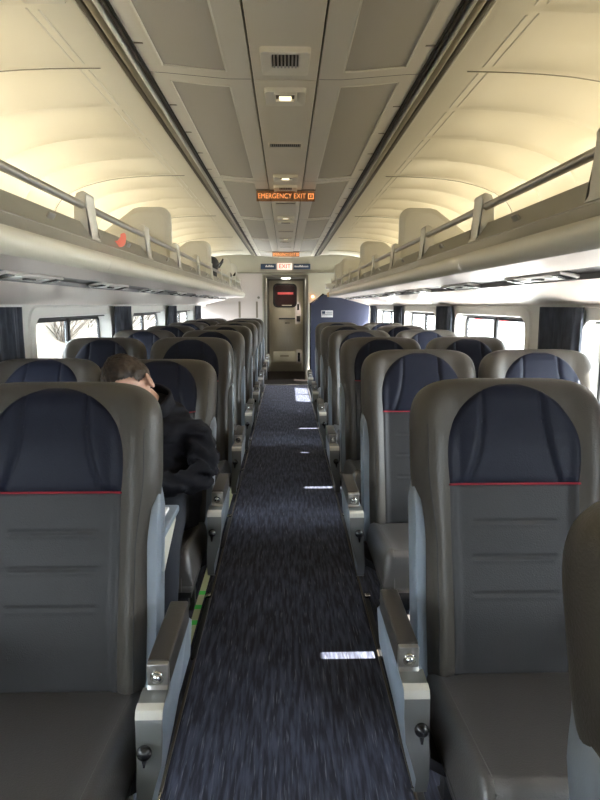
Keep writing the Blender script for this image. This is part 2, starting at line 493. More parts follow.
# rear wall behind the camera
struct(MB().box(-1.6, 1.6, Y0-.05, Y0, 0, H+.95).build('wall_back', M['bulk'], smooth=False))

# ------------------------------------------------------------------ luggage racks
def rack(sgn, sd):
    e = tag(empty('luggage_rack', (sgn*.7, 0, H)), 'long cream overhead luggage rack with steel rail along the %s side' % sd, 'luggage rack', 'overhead luggage racks')
    X = .7
    ya, yb = Y0+.01, 10.15
    def P(l): return [(sgn*(p[0]-X), p[1]) for p in l]
    # nose
    nose = [(.702, .198), (.690, .193), (.682, .180), (.680, .165), (.684, .148), (.694, .134), (.710, .126)]
    mb = MB(); k = 0; y = ya
    while y < yb:
        y2 = min(y+1.85, yb)
        mb.sheet(P(nose), y+.0015, y2-.0015); y = y2
    nz_ = mb.build('nose_moulding', M['nose'], e, ang=70)
    # underside: reflective light ceiling panel, service strip, outer panel
    mb = MB(); mb.sheet(P([(.710, .126), (.76, .124), (.84, .119), (.915, .112)]), ya, yb); mb.build('underside_panel', M['under'], e)
    mb = MB(); mb.sheet(P([(.915, .112), (.917, .118), (.995, .104), (.998, .084)]), ya, yb); mb.build('service_strip', M['understrip'], e, ang=30)
    mb = MB(); mb.sheet(P([(.998, .084), (1.06, .072), (1.16, .050), (1.28, .022), (1.375, .002)]), ya, yb)
    y = ya+.6
    mb.build('outer_panel', M['under'], e)
    # fascia
    mb = MB(); mb.sheet(P([(.702, .198), (.712, .200), (.716, .206), (.724, .238)]), ya, yb); 
    mb.sheet(P([(.724, .238), (.728, .242), (.776, .312), (.782, .314), (.790, .308), (.79, .25), (1.53, .25)]), ya, yb)
    fa = mb.build('fascia', M['fascia'], e, ang=25)
    mb = MB(); mb.box(sgn*(.7235-X), sgn*(.7275-X), ya, yb, .2365, .2415); mb.build('fascia_bead', M['rail'], e)
    # closing end
    mb = MB(); mb.prism(P([(.702, .198), (.682, .18), (.684, .148), (.71, .126), (.915, .112), (1.375, .002), (1.375, .25), (.79, .25), (.776, .312)]), 'y', yb, yb+.01)
    mb.build('end_cap', M['nose'], e, smooth=False)
    # rail
    MB().tube([(sgn*(.768-X), ya, .372), (sgn*(.768-X), yb, .372)], .0145, 14).build('rail', M['rail'], e)
    # brackets
    y = 2.41-.95*7
    proto = None
    while y < yb-.1:
        if y > ya+.05:
            mb = MB()
            prof = []
            for (px, pz) in ((.726, .245), (.738, .262), (.748, .40)): prof.append((sgn*(px-X), pz))
            for k in range(6):
                a = PI-PI*.5*k/5; prof.append((sgn*(.764-X+.018*math.cos(a)), .405+.018*math.sin(a)))
            for (px, pz) in ((.786, .415), (.796, .39), (.800, .312), (.776, .308), (.735, .245)): prof.append((sgn*(px-X), pz))
            mb.prism(prof, 'y', y-.05, y+.05, .005)
            mb.build('rail_bracket', M['bracket'], e)
            # little square stud plate on the fascia
            mm = Matrix.Translation((sgn*(.748-X), y-.42, .274)) @ Matrix.Rotation(-sgn*R(34), 4, 'Y')
            MB().box(-.005, .003, -.026, .026, -.018, .018, .002, M4=mm).build('stud_plate', M['rail'], e)
        y += .95
    return e
rack(-1, 'left'); rack(1, 'right')

# rack lamps (fluorescent strips behind the racks)
for sgn, sd in ((-1, 'left'), (1, 'right')):
    e = tag(empty('rack_lamp', (sgn*1.36, 2.7, H+.25)), 'long warm fluorescent strip lamp lying behind the %s luggage rack' % sd, 'lamp')
    MB().box(-.05, .05, -7.4, 7.2, 0, .05, .006).build('housing', M['white'], e)
    MB().tube([(0, -7.35, .075), (0, 7.15, .075)], .018, 10).build('tube', M['tube'], e)

# rack dividers
def divider(sgn):
    prof = [(.80, .252), (.80, .56)]
    for k in range(1, 7):
        a = PI-PI/2*k/6; prof.append((.88+.08*math.cos(a), .60+.075*math.sin(a)))
    prof += [(1.02, .672), (1.06, .662), (1.28, .50), (1.34, .42), (1.34, .252)]
    e = bpy.data.objects.new('rack_divider', None); COL.objects.link(e)
    mb = MB(); mb.prism([(sgn*(p[0]-.8), p[1]-.25) for p in prof], 'y', 0, .03, .006)
    mb.build('divider_panel', M['divider'], e, ang=30)
    cx = 1.03; cz = .46
    a = [(cx+(p[0]-cx)*.99, cz+(p[1]-cz)*.99) for p in prof]; b = [(cx+(p[0]-cx)*.86, cz+(p[1]-cz)*.86) for p in prof]
    c = [(cx+(p[0]-cx)*.83, cz+(p[1]-cz)*.83) for p in prof]
    mb = MB()
    ring(mb, b, c, lambda p, s: (sgn*(p[0]-.8), -.003-.002*s, p[1]-.25))
    mb.add([(sgn*(p[0]-.8), -.005, p[1]-.25) for p in c], [tuple(range(len(c)))])
    mb.build('divider_face', M['divider'], e)
    return e
dl = {-1: divider(-1), 1: divider(1)}
for sgn, sd in ((-1, 'left'), (1, 'right')):
    for k, y in enumerate((4.35, 6.6, 8.85, 10.05)):
        o = dl[sgn] if k == 0 else copy_tree(dl[sgn])
        o.location = (sgn*.8, y, H+.25)
        tag(o, 'rounded cream upright divider standing in the %s luggage rack, %s from the camera' % (sd, ['nearest', 'second', 'third', 'farthest'][k]), 'divider', 'rounded dividers in the luggage racks')

# reading light trays in the service strip
def reading_tray():
    e = bpy.data.objects.new('reading_light_panel', None); COL.objects.link(e)
    MB().box(-.036, .036, -.26, .26, -.006, .006, .003).build('housing', M['mirrorstrip'], e)
    for y in (-.12, .12):
        MB().cyl((0, y, -.005), (0, y, -.010), .024, 20, bev=.002).build('lens', M['white'], e)
    for (a, b) in ((-.25, -.185), (.185, .25)): MB().box(-.030, .030, a, b, -.010, -.005, .002).build('vent', M['black'], e)
    MB().box(-.006, .006, -.05, .05, -.012, -.005, .002).build('switch', M['black'], e)
    return e
rt = reading_tray(); first = True
for sgn, sd in ((-1, 'left'), (1, 'right')):
    for k in range(9):
        o = rt if first else copy_tree(rt); first = False
        o.location = (sgn*.957, 1.25+1.05*k, H+.102); o.rotation_euler = (0, sgn*R(11), 0)
        tag(o, 'slim reading light panel under the %s luggage rack, %s from the camera' % (sd, ordw[k]), 'reading light', 'reading light panels under the racks')

# ------------------------------------------------------------------ ceiling units in the centre panel
def housing(w, l, d, wi, li, nm='housing', parent=None, m='trimlight'):
    mb = MB()
    o0 = rrect(w, l, .014); o1 = rrect(w-.008, l-.008, .012); i0 = rrect(wi+.004, li+.004, .006); i1 = rrect(wi, li, .005)
    ring(mb, o0, o1, lambda p, s: (p[0], p[1], 0 if s == 0 else -d))
    ring(mb, o1, i0, lambda p, s: (p[0], p[1], -d if s == 0 else -d*.35))
    ring(mb, i0, i1, lambda p, s: (p[0], p[1], -d*.35 if s == 0 else .002))
    return mb.build(nm, M[m], parent, ang=30)
def vent_unit():
    e = bpy.data.objects.new('ceiling_vent', None); COL.objects.link(e)
    housing(.165, .20, .016, .085, .10, parent=e)
    mb = MB(); mb.box(-.043, .043, -.05, .05, -.003, -.001); mb.build('backing', M['gap'], e, smooth=False)
    mb = MB()
    for k in range(7):
        x = -.036+.012*k; mb.box(x-.003, x+.003, -.05, .05, -.010, -.002, .001)
    mb.build('grille', M['slat'], e); return e
def light_unit():
    e = bpy.data.objects.new('ceiling_light', None); COL.objects.link(e)
    housing(.16, .165, .016, .085, .085, parent=e)
    mb = MB(); mb.box(-.043, .043, -.043, .043, -.003, -.001); mb.build('backing', M['trackdark'], e, smooth=False)
    h = MB()
    for a in (-.040, .040): h.box(a-.004, a+.004, -.043, .043, -.013, -.002, .001)
    for b in (-.040, .040): h.box(-.043, .043, b-.004, b+.004, -.013, -.002, .001)
    h.build('lamp_frame', M['trimlight'], e)
    MB().box(-.024, .024, .004, .034, -.011, -.003, .003).build('lens', M['lampwarm'], e); return e
def slot_unit():
    e = bpy.data.objects.new('ceiling_grille', None); COL.objects.link(e)
    housing(.172, .10, .008, .150, .055, parent=e, m='ceil')
    mb = MB(); mb.box(-.076, .076, -.028, .028, -.003, -.001); mb.build('backing', M['gap'], e, smooth=False)
    mb = MB()
    for k in range(15):
        x = -.070+.010*k; mb.box(x-.002, x+.002, -.025, .025, -.006, -.002)
    mb.build('grille', M['slat'], e, smooth=False); return e
for fn, ys, nm, cat, grp in (
        (vent_unit, [2.13, 4.33, 6.08, 7.9], 'square slotted air vent in a pale housing', 'vent', 'air vents in the ceiling centre panel'),
        (light_unit, [2.47, 3.98, 5.75, 7.55], 'small warm downlight in a pale scooped housing', 'ceiling light', 'downlights in the ceiling centre panel'),
        (slot_unit, [3.2, 4.95, 6.8, 8.6], 'narrow dark slotted grille', 'grille', 'slotted grilles in the ceiling centre panel')):
    p = fn()
    for k, y in enumerate(ys):
        o = p if k == 0 else copy_tree(p)
        o.location = (0, y, ZC)
        tag(o, '%s on the ceiling centre panel, %s from camera' % (nm, ['nearest', 'second', 'third', 'farthest'][k]), cat, grp)

# emergency exit signs
def exit_sign():
    e = bpy.data.objects.new('emergency_exit_sign', None); COL.objects.link(e)
    MB().box(-.205, .205, -.002, .002, -.078, 0, .001).build('plate', M['signplate'], e, smooth=False)
    me = text_mesh('EMERGENCY EXIT', .052, .0012)
    xs = [v.co.x for v in me.vertices]; w = max(xs)-min(xs); k = .335/w
    me.transform(Matrix.Translation((-.027, -.004, -.043)) @ Matrix.Rotation(R(90), 4, 'X') @ Matrix.Diagonal((k, k*1.15, 1, 1)))
    link('lettering', me, M['orange'], e)
    mb = MB()
    for (a, b, c, d) in ((.158, .198, -.030, -.024), (.158, .198, -.062, -.056), (.158, .164, -.062, -.024), (.192, .198, -.062, -.024)):
        mb.box(a, b, -.0055, -.0030, c, d)
    mb.box(.174, .182, -.0055, -.003, -.050, -.036)
    mb.build('square_mark', M['orange'], e, smooth=False)
    mb = MB(); mb.box(-.21, .21, -.006, .006, -.006, .004, .002); mb.build('mounting_rail', M['track'], e)
    return e
p = exit_sign()
for k, (y, nm) in enumerate(((4.40, 'nearer'), (9.35, 'farther'))):
    o = p if k == 0 else copy_tree(p); o.location = (0, y, ZC+(-.001))
    tag(o, '%s orange lettered EMERGENCY EXIT sign hanging across the ceiling' % nm, 'sign', 'orange emergency exit signs')

# ------------------------------------------------------------------ END WALL
YB = 10.5
mb = MB()
mb.box(-1.6, -.385, YB, YB+.06, 0, H+.56); mb.box(.385, 1.6, YB, YB+.06, 0, H+.56)
mb.box(-1.6, 1.6, YB, YB+.06, H+.56, H+.95); mb.box(-.385, .385, YB, YB+.06, H+.50, H+.56)
wf = struct(mb.build('wall_front', M['bulkcream'], smooth=False))
MB().box(-1.3, 1.3, YB-.02, YB, H+.535, H+.555, .004).build('header_moulding', M['fascia'], wf)
MB().box(-1.5, -.41, YB-.012, YB, 0, H+.53, .003).build('laminate_panel', M['bulk'], wf)
mb = MB()
for x in (-.80, -.50): mb.box(x-.018, x+.018, YB-.025, YB-.01, H-.22, H+.06, .004)
mb.build('dark_slot', M['track'], wf)
mb = MB()
for x in (-.80, -.50): mb.box(x-.02, x+.02, YB-.025, YB-.01, H-.32, H-.225, .004)
mb.build('slot_cover', M['white'], wf)
MB().cyl((-.47, YB-.012, H+.125), (-.47, YB-.03, H+.125), .022, 16).build('knob', M['steeldark'], wf)
# opening jambs
mb = MB()
mb.box(-.385, -.335, YB-.03, YB+.12, 0, H+.475, .006); mb.box(.335, .385, YB-.03, YB+.12, 0, H+.475, .006); mb.box(-.385, .385, YB-.03, YB+.12, H+.46, H+.51, .006)
struct(mb.build('trim_20', M['steeldark']))
# passage
mb = MB(); mb.box(-.60, -.56, YB+.06, 12.0, 0, H+.56); mb.box(.56, .60, YB+.06, 12.0, 0, H+.56); mb.box(-.6, .6, YB+.06, 12.0, H+.505, H+.56)
struct(mb.build('wall_passage', M['steel'], smooth=False))
mb = MB(); mb.box(-.56, -.36, 11.2, 11.25, 0, H+.52, .006); mb.box(.36, .56, 11.2, 11.25, 0, H+.52, .006)
struct(mb.build('trim_21', M['steel']))
e = tag(empty('passage_lamp', (.0, 11.15, H+.505)), 'small white ceiling lamp above the steel end door', 'lamp')
MB().box(-.10, .10, -.08, .08, -.022, 0, .005).build('housing', M['steel'], e)
MB().box(-.075, .075, -.06, .06, -.03, -.02, .004).build('diffuser', M['lampwhite'], e)
# end door
YD = 11.75
struct(MB().box(-.58, .58, YD+.04, YD+.09, 0, H+.56).build('wall_end', M['steeldark'], smooth=False))
e = struct(empty('door_1', (0, YD, 0)))
mb = MB()
mb.box(-.325, .325, 0, .035, .02, H+.46, .006)
mb.build('door_panel', M['steel'], e)
mb = MB()
o0 = rrect(.46, .46, .09, cy=H+.14+.04); i0 = rrect(.39, .39, .06, cy=H+.18)
ring(mb, o0, o0, lambda p, s: (p[0]-.02, 0 if s == 0 else -.02, p[1])); ring(mb, o0, i0, lambda p, s: (p[0]-.02, -.02, p[1])); ring(mb, i0, i0, lambda p, s: (p[0]-.02, -.02 if s == 0 else 0, p[1]))
mb.build('window_gasket', M['rubber'], e)
mb = MB(); mb.add([(p[0]-.02, -.004, p[1]) for p in i0], [tuple(range(len(i0)))]); mb.build('door_glass', M['doorglass'], e)
mb = MB(); mb.box(-.16, .14, -.010, -.006, H+.20, H+.24, .002); mb.build('glass_red_bar', M['outred'], e)  # red bar inside the door window
mb = MB(); mb.box(.18, .29, -.012, 0, H-.36, H+.06, .004); pl = mb.build('latch_plate', M['bulk'], e)
MB().box(.215, .255, -.016, -.010, H-.10, H+.02, .003).build('latch_slot', M['black'], pl)
MB().box(.20, .275, -.030, -.010, H-.32, H-.21, .01).build('latch_handle', M['black'], pl)
MB().box(-.14, .175, -.03, -.005, H-.275, H-.245, .006).build('push_bar', M['darkmetal'], e)
MB().box(-.02, .07, -.004, 0, H-.36, H-.33).build('label_strip', M['steeldark'], e)
MB().box(-.08, .11, -.006, 0, H-.06, H+.0, .002).build('notice_plate', M['bulkcream'], e)
MB().box(-.25, .18, -.008, 0, .20, .40, .004).build('kick_plate', M['bulkcream'], e)
MB().box(.20, .30, -.010, 0, .16, .44, .004).build('lower_plate', M['bulk'], e)
MB().box(.225, .275, -.014, -.008, .20, .38, .003).build('lower_slot', M['black'], e)
mb = MB(); mb.box(-.12, .05, -.010, -.007, .30, .33); mb.build('kick_lettering', M['track'], e, smooth=False)

# blue partition at right
e = tag(empty('partition', (.41, 9.95, 0)), 'dark blue partition panel with slanted corner behind the last right seats', 'partition')
prof = [(0, 0), (0, H+.02), (.20, H+.155), (.20, H+.10), (.96, H+.0), (.96, 0)]
prof = [(0, 0), (0, H+.02), (.21, H+.17), (.55, H+.105), (.96, H-.01), (.96, 0)]
MB().prism(prof, 'y', 0, .04, .004).build('blue_panel', M['bluepart'], e, ang=20)
MB().tube([(-.006, .02, 0), (-.006, .02, H+.025), (.205, .02, H+.178)], .016, 8).build('edge_trim', M['black'], e)
mb = MB(); mb.box(.17, .36, -.006, 0, H-.20, H-.09, .002); cd = mb.build('notice_card', M['white'], e)
mb = MB(); mb.box(.18, .235, -.008, -.006, H-.145, H-.10)
for k in range(3): mb.box(.25, .35, -.008, -.006, H-.115-.012*k, H-.110-.012*k)
mb.box(.18, .35, -.008, -.006, H-.165, H-.155)
mb.build('card_print', M['signblue'], cd, smooth=False)

# wall signs above the doorway
def blocks(seed, x0, x1, y, z0, z1):
    rr = random.Random(seed); mb = MB(); x = x0
    while x < x1-.008:
        w = rr.uniform(.007, .014); h = rr.choice([.6, .6, .75, 1])
        mb.box(x, min(x+w, x1), y-.002, y, z0, z0+(z1-z0)*h); x += w+rr.choice([.003, .003, .004])
    return mb
for (x0, x1, tx0, tx1, sd, sdn) in ((-.43, -.17, -.35, -.20, 'left', 3), (.13, .42, .15, .39, 'right', 5)):
    e = tag(empty('direction_sign', ((x0+x1)/2, YB-.02, H+.65)), 'navy direction sign with white lettering on the %s of the red exit sign' % sd, 'sign')
    MB().box(x0-(x0+x1)/2, x1-(x0+x1)/2, 0, .019, -.045, .045, .003).build('sign_plate', M['signblue'], e)
    o = blocks(sdn, tx0-(x0+x1)/2, tx1-(x0+x1)/2, 0, -.012, .024).build('lettering', M['signwhite'], e, smooth=False)
e = tag(empty('exit_sign', (-.02, YB-.025, H+.65)), 'small lit sign reading EXIT in red above the doorway', 'sign')
MB().box(-.125, .125, 0, .024, -.055, .055, .004).build('sign_box', M['exitface'], e)
me = text_mesh('EXIT', .10, .0015); me.transform(Matrix.Translation((0, -.002, 0)) @ Matrix.Rotation(R(90), 4, 'X')); link('lettering', me, M['exitred'], e)
# indicator lamp and clutter at the far right rack end
tag(MB().sph((.46, YB-.02, H+.14), .018, 12).build('indicator_lamp', M['lampred']), 'tiny glowing orange indicator lamp on the cream end wall', 'lamp')
tag(MB().box(.64, .79, 9.75, 9.9, H+.256+.06, H+.40, .012).build('storage_box', M['white']), 'small white box standing on the far end of the right rack', 'box')
bpy.data.objects['storage_box'].location.z = -.062
tag(MB().box(.675, .70, 9.7, 10.14, H+.13, H+.20, .008).build('amber_reflector', M['brass']), 'amber reflector strip on the far end of the right rack', 'reflector')
tag(MB().cyl((-.80, 9.2, H+.252), (-.80, 9.2, H+.40), .035, 16, bev=.008).cyl((-.80, 9.2, H+.395), (-.80, 9.2, H+.43), .015, 12).build('water_bottle', M['bottle']),
    'pale water bottle standing at the far end of the left rack', 'bottle')
def bag(y, sc, label, gname='backpack'):
    e = tag(empty(gname, (-.99, y, H+.252)), label, 'bag', 'black bags on the left rack')
    b = bmesh.new(); bmesh.ops.create_cube(b, size=1)
    bmesh.ops.subdivide_edges(b, edges=b.edges[:], cuts=8, use_grid_fill=True)
    for v in b.verts:
        c = v.co*2; m_ = max(abs(c.x), abs(c.y), abs(c.z)); L = (abs(c.x)**4+abs(c.y)**4+abs(c.z)**4)**.25
        d = c/L*m_ if L else c
        d = Vector((d.x*.19*sc, d.y*.20*sc, d.z*.17*sc)); d += Vector((1, 1, 1))*noise.noise(d*9+Vector((y, 0, 0)))*.02
        v.co = d+Vector((0, 0, .17*sc))
    mb = MB(); mb.merge(b); mb.build('bag_body', M['bag'], e, ang=80)
    mb = MB(); mb.tube([(.19*sc, -.08, .20*sc), (.24*sc, -.05, .27*sc), (.25*sc, 0, .30*sc), (.24*sc, .05, .27*sc), (.19*sc, .08, .20*sc)], .010, 8); mb.build('handle', M['black'], e)
bag(7.35, .95, 'black bag on the left rack just beyond the second divider')
bag(9.55, .8, 'black bag on the left rack near its far end')

# salmon tag on left fascia
mb = MB(); pts = []
for k in range(20):
    a = 2*PI*k/20; c = math.cos(a)
    pts.append((c*.022*(1.0 if abs(k-10) > 1 else .45)*(1-.35*math.sin(a)), math.sin(a)*.034))
mb.prism([(p[0], p[1]) for p in pts], 'y', -.001, .001)
o = mb.build('paper_tag', M['tag'], None, smooth=False); o.location = (-.728, 2.75, H+.285); o.rotation_euler = (R(-8), R(30), R(20))
tag(o, 'folded salmon pink paper tag stuck on the left rack fascia', 'tag')
# cream access cover near camera, upper left
e = tag(empty('access_cover', (-.66, 1.55, H+.838)), 'cream raised access cover on the upper left ceiling edge', 'cover')
MB().box(-.06, .06, -.27, .27, -.022, 0, .008).build('cover_body', M['cream'], e)
mb = MB()
for y in (-.22, .22): mb.cyl((.0, y, -.021), (0, y, -.025), .006, 10)
mb.build('screw', M['track'], e)

# ------------------------------------------------------------------ SEATS
def half_w(t):      # half width of backrest at height t
    w = .233+.018*smooth01(t, .34, .54)
    return w
TT = .762
T9 = .612
def ttop(x):
    a = min(1, abs(x)/.252)
    return T9+(TT-T9)*max(0, 1-a**5)**(1/3.2)
def outline_w(t):
    w = half_w(t)
    if t > T9:
        q = min(1, (t-T9)/(TT-T9))
        w2 = .252*max(0, 1-q**3.2)**(1/5)
        w = min(w, w2)
    return w
def front_y(x, t):
    w = max(outline_w(t), 1e-4); ax = abs(x)
    ex = half_w(t)-ax; et = ttop(x)-t; eb = t+.01
    th = .052
    th += .030*smooth01(ax, .135, .20)*(1-.35*smooth01(t, .6, .72))      # side wings
    th += .012*math.exp(-((t-.58)/.10)**2)*(1-smooth01(ax, .1, .2))         # head pillow
    th += .010*math.exp(-((t-.16)/.12)**2)                                # lumbar
    def rnd(e, r):
        q = min(1, max(0, e)/r); return math.sqrt(max(0, 1-(1-q)**2))
    f = rnd(ex, .045)*rnd(et, .065)*rnd(eb, .02)
    return -th*f
def body_mesh():
    NU, NV = 44, 60; mb = MB(); vs = []
    ts = []
    for j in range(NV+1):
        s = j/NV
        ts.append(TT*(math.sin(s*PI/2)**.9 if False else (s*1.25 if s < .6 else .75+(s-.6)*.625)) )
    ts = [t*TT/ts[-1] for t in ts]
    # finer near the top
    ts = [TT*(1-(1-j/NV)**1.5) for j in range(NV+1)]
    F = []; B = []
    for t in ts:
        w = outline_w(min(t, TT-.0004)); rf = []; rb = []
        for i in range(NU+1):
            s = -1+2*i/NU; x = w*math.sin(s*PI/2)
            yf = front_y(x, min(t, TT)); 
            ex = half_w(t)-abs(x); et = ttop(x)-t
            q = min(1, max(0, ex)/.03); q2 = min(1, max(0, et)/.05)
            yb = .045*math.sqrt(max(0, 1-(1-q)**2))*math.sqrt(max(0, 1-(1-q2)**2))
            rf.append((x, yf, t)); rb.append((x, yb, t))
        F.append(rf); B.append(rb)
    n = NU+1
    vs = [p for r in F for p in r]; mb.add(vs, [(j*n+i, j*n+i+1, (j+1)*n+i+1, (j+1)*n+i) for j in range(NV) for i in range(NU)])
    vs = [p for r in B for p in r]; mb.add(vs, [(j*n+i, j*n+i+1, (j+1)*n+i+1, (j+1)*n+i) for j in range(NV) for i in range(NU)])
    mb.add(F[0]+B[0], [(i, i+1, n+i+1, n+i) for i in range(NU)])
    bmesh.ops.remove_doubles(mb.bm, verts=mb.bm.verts[:], dist=.0006)
    me = mb.mesh('backrest', ang=75); me.materials.append(M['bolster']); return me
T0 = .488
def head_outline_w(t):
    q = (t-T0)/.256
    return (.166+.010*math.sin(min(1, max(0, q))*PI*.9))*max(0, 1-max(0, min(1, q))**3.0)**(1/2.0)
def head_mesh():
    NU, NV = 64, 48; mb = MB(); vs = []
    for j in range(NV+1):
        t = T0+.2555*(1-(1-j/NV)**1.8); w = head_outline_w(t)
        for i in range(NU+1):
            s = -1+2*i/NU; x = w*s
            e = min((w-abs(x)), t-T0+.003, (T0+.2555-t)*1.2)
            lift = .0065*math.sqrt(max(0, 1-(1-min(1, max(0, e)/.012))**2))-.0012
            seam = .078+.030*smooth01((T0+.2-t), 0, .2)
            xs_ = .075+.042*((T0+.20-t)/.2)**2 if t < T0+.2 else .075
            g = abs(abs(x)-xs_)
            lift -= .0055*math.exp(-(g/.0032)**2)
            if abs(x) > xs_: lift += .005*smooth01(g, 0, .02)*smooth01(e, 0, .02)
            vs.append((x, front_y(x, t)-lift, t))
    n = NU+1
    mb.add(vs, [(j*n+i, j*n+i+1, (j+1)*n+i+1, (j+1)*n+i) for j in range(NV) for i in range(NU)])
    me = mb.mesh('headrest', ang=89); me.materials.append(M['head']); return me
def panel_mesh():
    NU, NV = 50, 110; mb = MB(); vs = []
    tt0, tt1 = .012, T0-.003
    for j in range(NV+1):
        t = tt0+(tt1-tt0)*j/NV; w = .166-.004*(1-t/.46)
        for i in range(NU+1):
            x = w*(-1+2*i/NU); e = min(w-abs(x), t-tt0+.002, tt1-t+.002)
            lift = .006*math.sqrt(max(0, 1-(1-min(1, max(0, e)/.010))**2))-.001
            for tg in (.392, .303, .212):
                m_ = smooth01(.112-abs(x), 0, .012); lift -= .0045*m_*math.exp(-((t-tg)/.0026)**2)
                lift += .0012*m_*math.exp(-((t-tg+.008)/.006)**2)
            vs.append((x, front_y(x, t)-lift, t))
    n = NU+1
    mb.add(vs, [(j*n+i, j*n+i+1, (j+1)*n+i+1, (j+1)*n+i) for j in range(NV) for i in range(NU)])
    me = mb.mesh('lumbar_panel', ang=89); me.materials.append(M['panel']); return me
def build_mesh(mb, nm, m, ang=40, flipx=False):
    mb.bm.edges.index_update(); me = mb.mesh(nm, True, ang, flipx); me.materials.append(M[m]); return me
def red_mesh():
    mb = MB(); mb.tube([(-.167+.334*k/24, front_y(-.167+.334*k/24, T0)-.0055, T0-.001) for k in range(25)], .0028, 6)
    return build_mesh(mb, 'red_piping', 'red')
def seam_mesh(s):
    mb = MB(); pts = []
    for k in range(25):
        t = .02+.62*k/24
        x = s*(half_w(t)-.030); pts.append((x, front_y(x, t)+.0003, t))
    mb.tube(pts, .0014, 5)
    return build_mesh(mb, 'bolster_seam', 'panel')
def shell_mesh():
    mb = MB()
    # back shell that wraps the sides up to about shoulder height
    NV = 24; rows = []
    for j in range(NV+1):
        t = -.06+.58*j/NV
        wb = half_w(t)-.012
        top = smooth01(t, .44, .52)
        w = .2515-.012*smooth01(t, .44, .52)
        yf = -.048+.055*top
        row = [(-wb, yf, t), (-w+.003, yf, t), (-w, yf+.004, t), (-w, .035, t), (-w+.02, .062, t), (0, .070, t), (w-.02, .062, t), (w, .035, t), (w, yf+.004, t), (w-.003, yf, t), (wb, yf, t),
               (wb, .03, t), (0, .04, t), (-wb, .03, t)]
        rows.append(row)
    n = len(rows[0]); vs = [p for r in rows for p in r]
    fs = [(j*n+i, j*n+(i+1) % n, (j+1)*n+(i+1) % n, (j+1)*n+i) for j in range(NV) for i in range(n)]
    fs += [tuple(range(n)), tuple(NV*n+i for i in range(n))]
    mb.add(vs, fs)
    return build_mesh(mb, 'back_shell', 'shell', 50)
def cushion_mesh():
    NU, NV = 40, 40; mb = MB()
    L0, L1 = -.005, -.485; W = .238
    def top(u, v):
        # u -1..1 , v 0 (rear) ..1 (front)
        x = W*math.sin(u*PI/2); ex = W-abs(x)
        y = L0+(L1-L0)*v
        ef = (y-L1)
        q = min(1, ex/.035); q2 = min(1, ef/.055)
        f = math.sqrt(max(0, 1-(1-q)**2))*math.sqrt(max(0, 1-(1-q2)**2))
        z = .315+(.068+.052*v+.010*smooth01(abs(x), .17, .22))*f
        z -= .005*math.exp(-((abs(x)-.198)/.004)**2)*(f > .3)
        if f < .999: pass
        return (x, y, z)
    vs = []
    for j in range(NV+1):
        v = 1-(1-j/NV)**1.7
        for i in range(NU+1): vs.append(top(-1+2*i/NU, v))
    n = NU+1
    mb.add(vs, [(j*n+i, j*n+i+1, (j+1)*n+i+1, (j+1)*n+i) for j in range(NV) for i in range(NU)])
    mb.box(-W+.001, W-.001, L1+.002, L0, .285, .318, .012)
    return build_mesh(mb, 'cushion', 'cushion', 70)
def cushion_piping(s):
    mb = MB(); pts = []
    for k in range(30):
        v = .02+.93*k/29; x = s*.198; y = -.005-.48*v
        ef = y+.485; q2 = min(1, ef/.055); f = math.sqrt(max(0, 1-(1-q2)**2)); f2 = f
        pts.append((x, y, .315+(.068+.052*v+.004)*f+.0005))
    pts.append((pts[-1][0], -.4865, .33)); pts.append((pts[-1][0], -.4865, .295))
    mb.tube(pts, .0016, 5)
    return build_mesh(mb, 'seat_piping', 'seam')
def frame_mesh():
    mb = MB()
    mb.box(-.225, .225, -.44, .02, .245, .288, .006)
    mb.box(-.21, .21, -.42, -.38, .19, .25, .004); mb.box(-.21, .21, -.02, .02, .19, .25, .004)
    return build_mesh(mb, 'seat_frame', 'darkmetal')
def leg_mesh(y):
    mb = MB()
    mb.prism([(y-.018, .25), (y+.018, .25), (y+.022, .018), (y+.05, .0), (y-.05, .0), (y-.022, .018)], 'x', -.02, .02, .003)
    return build_mesh(mb, 'leg', 'darkmetal')
def tray_mesh():
    mb = MB(); mb.box(-.19, .19, .072, .090, .10, .42, .008); return build_mesh(mb, 'tray_table', 'shell')
def footrest_mesh():
    mb = MB()
    mb.prism([(.30, .155), (.48, .185), (.55, .20), (.555, .215), (.54, .222), (.46, .212), (.30, .18)], 'x', -.225, .225, .005)
    for s in (-1, 1): mb.tube([(s*.18, .06, .245), (s*.18, .2, .20), (s*.18, .33, .165)], .010, 8)
    return build_mesh(mb, 'footrest', 'cushion')
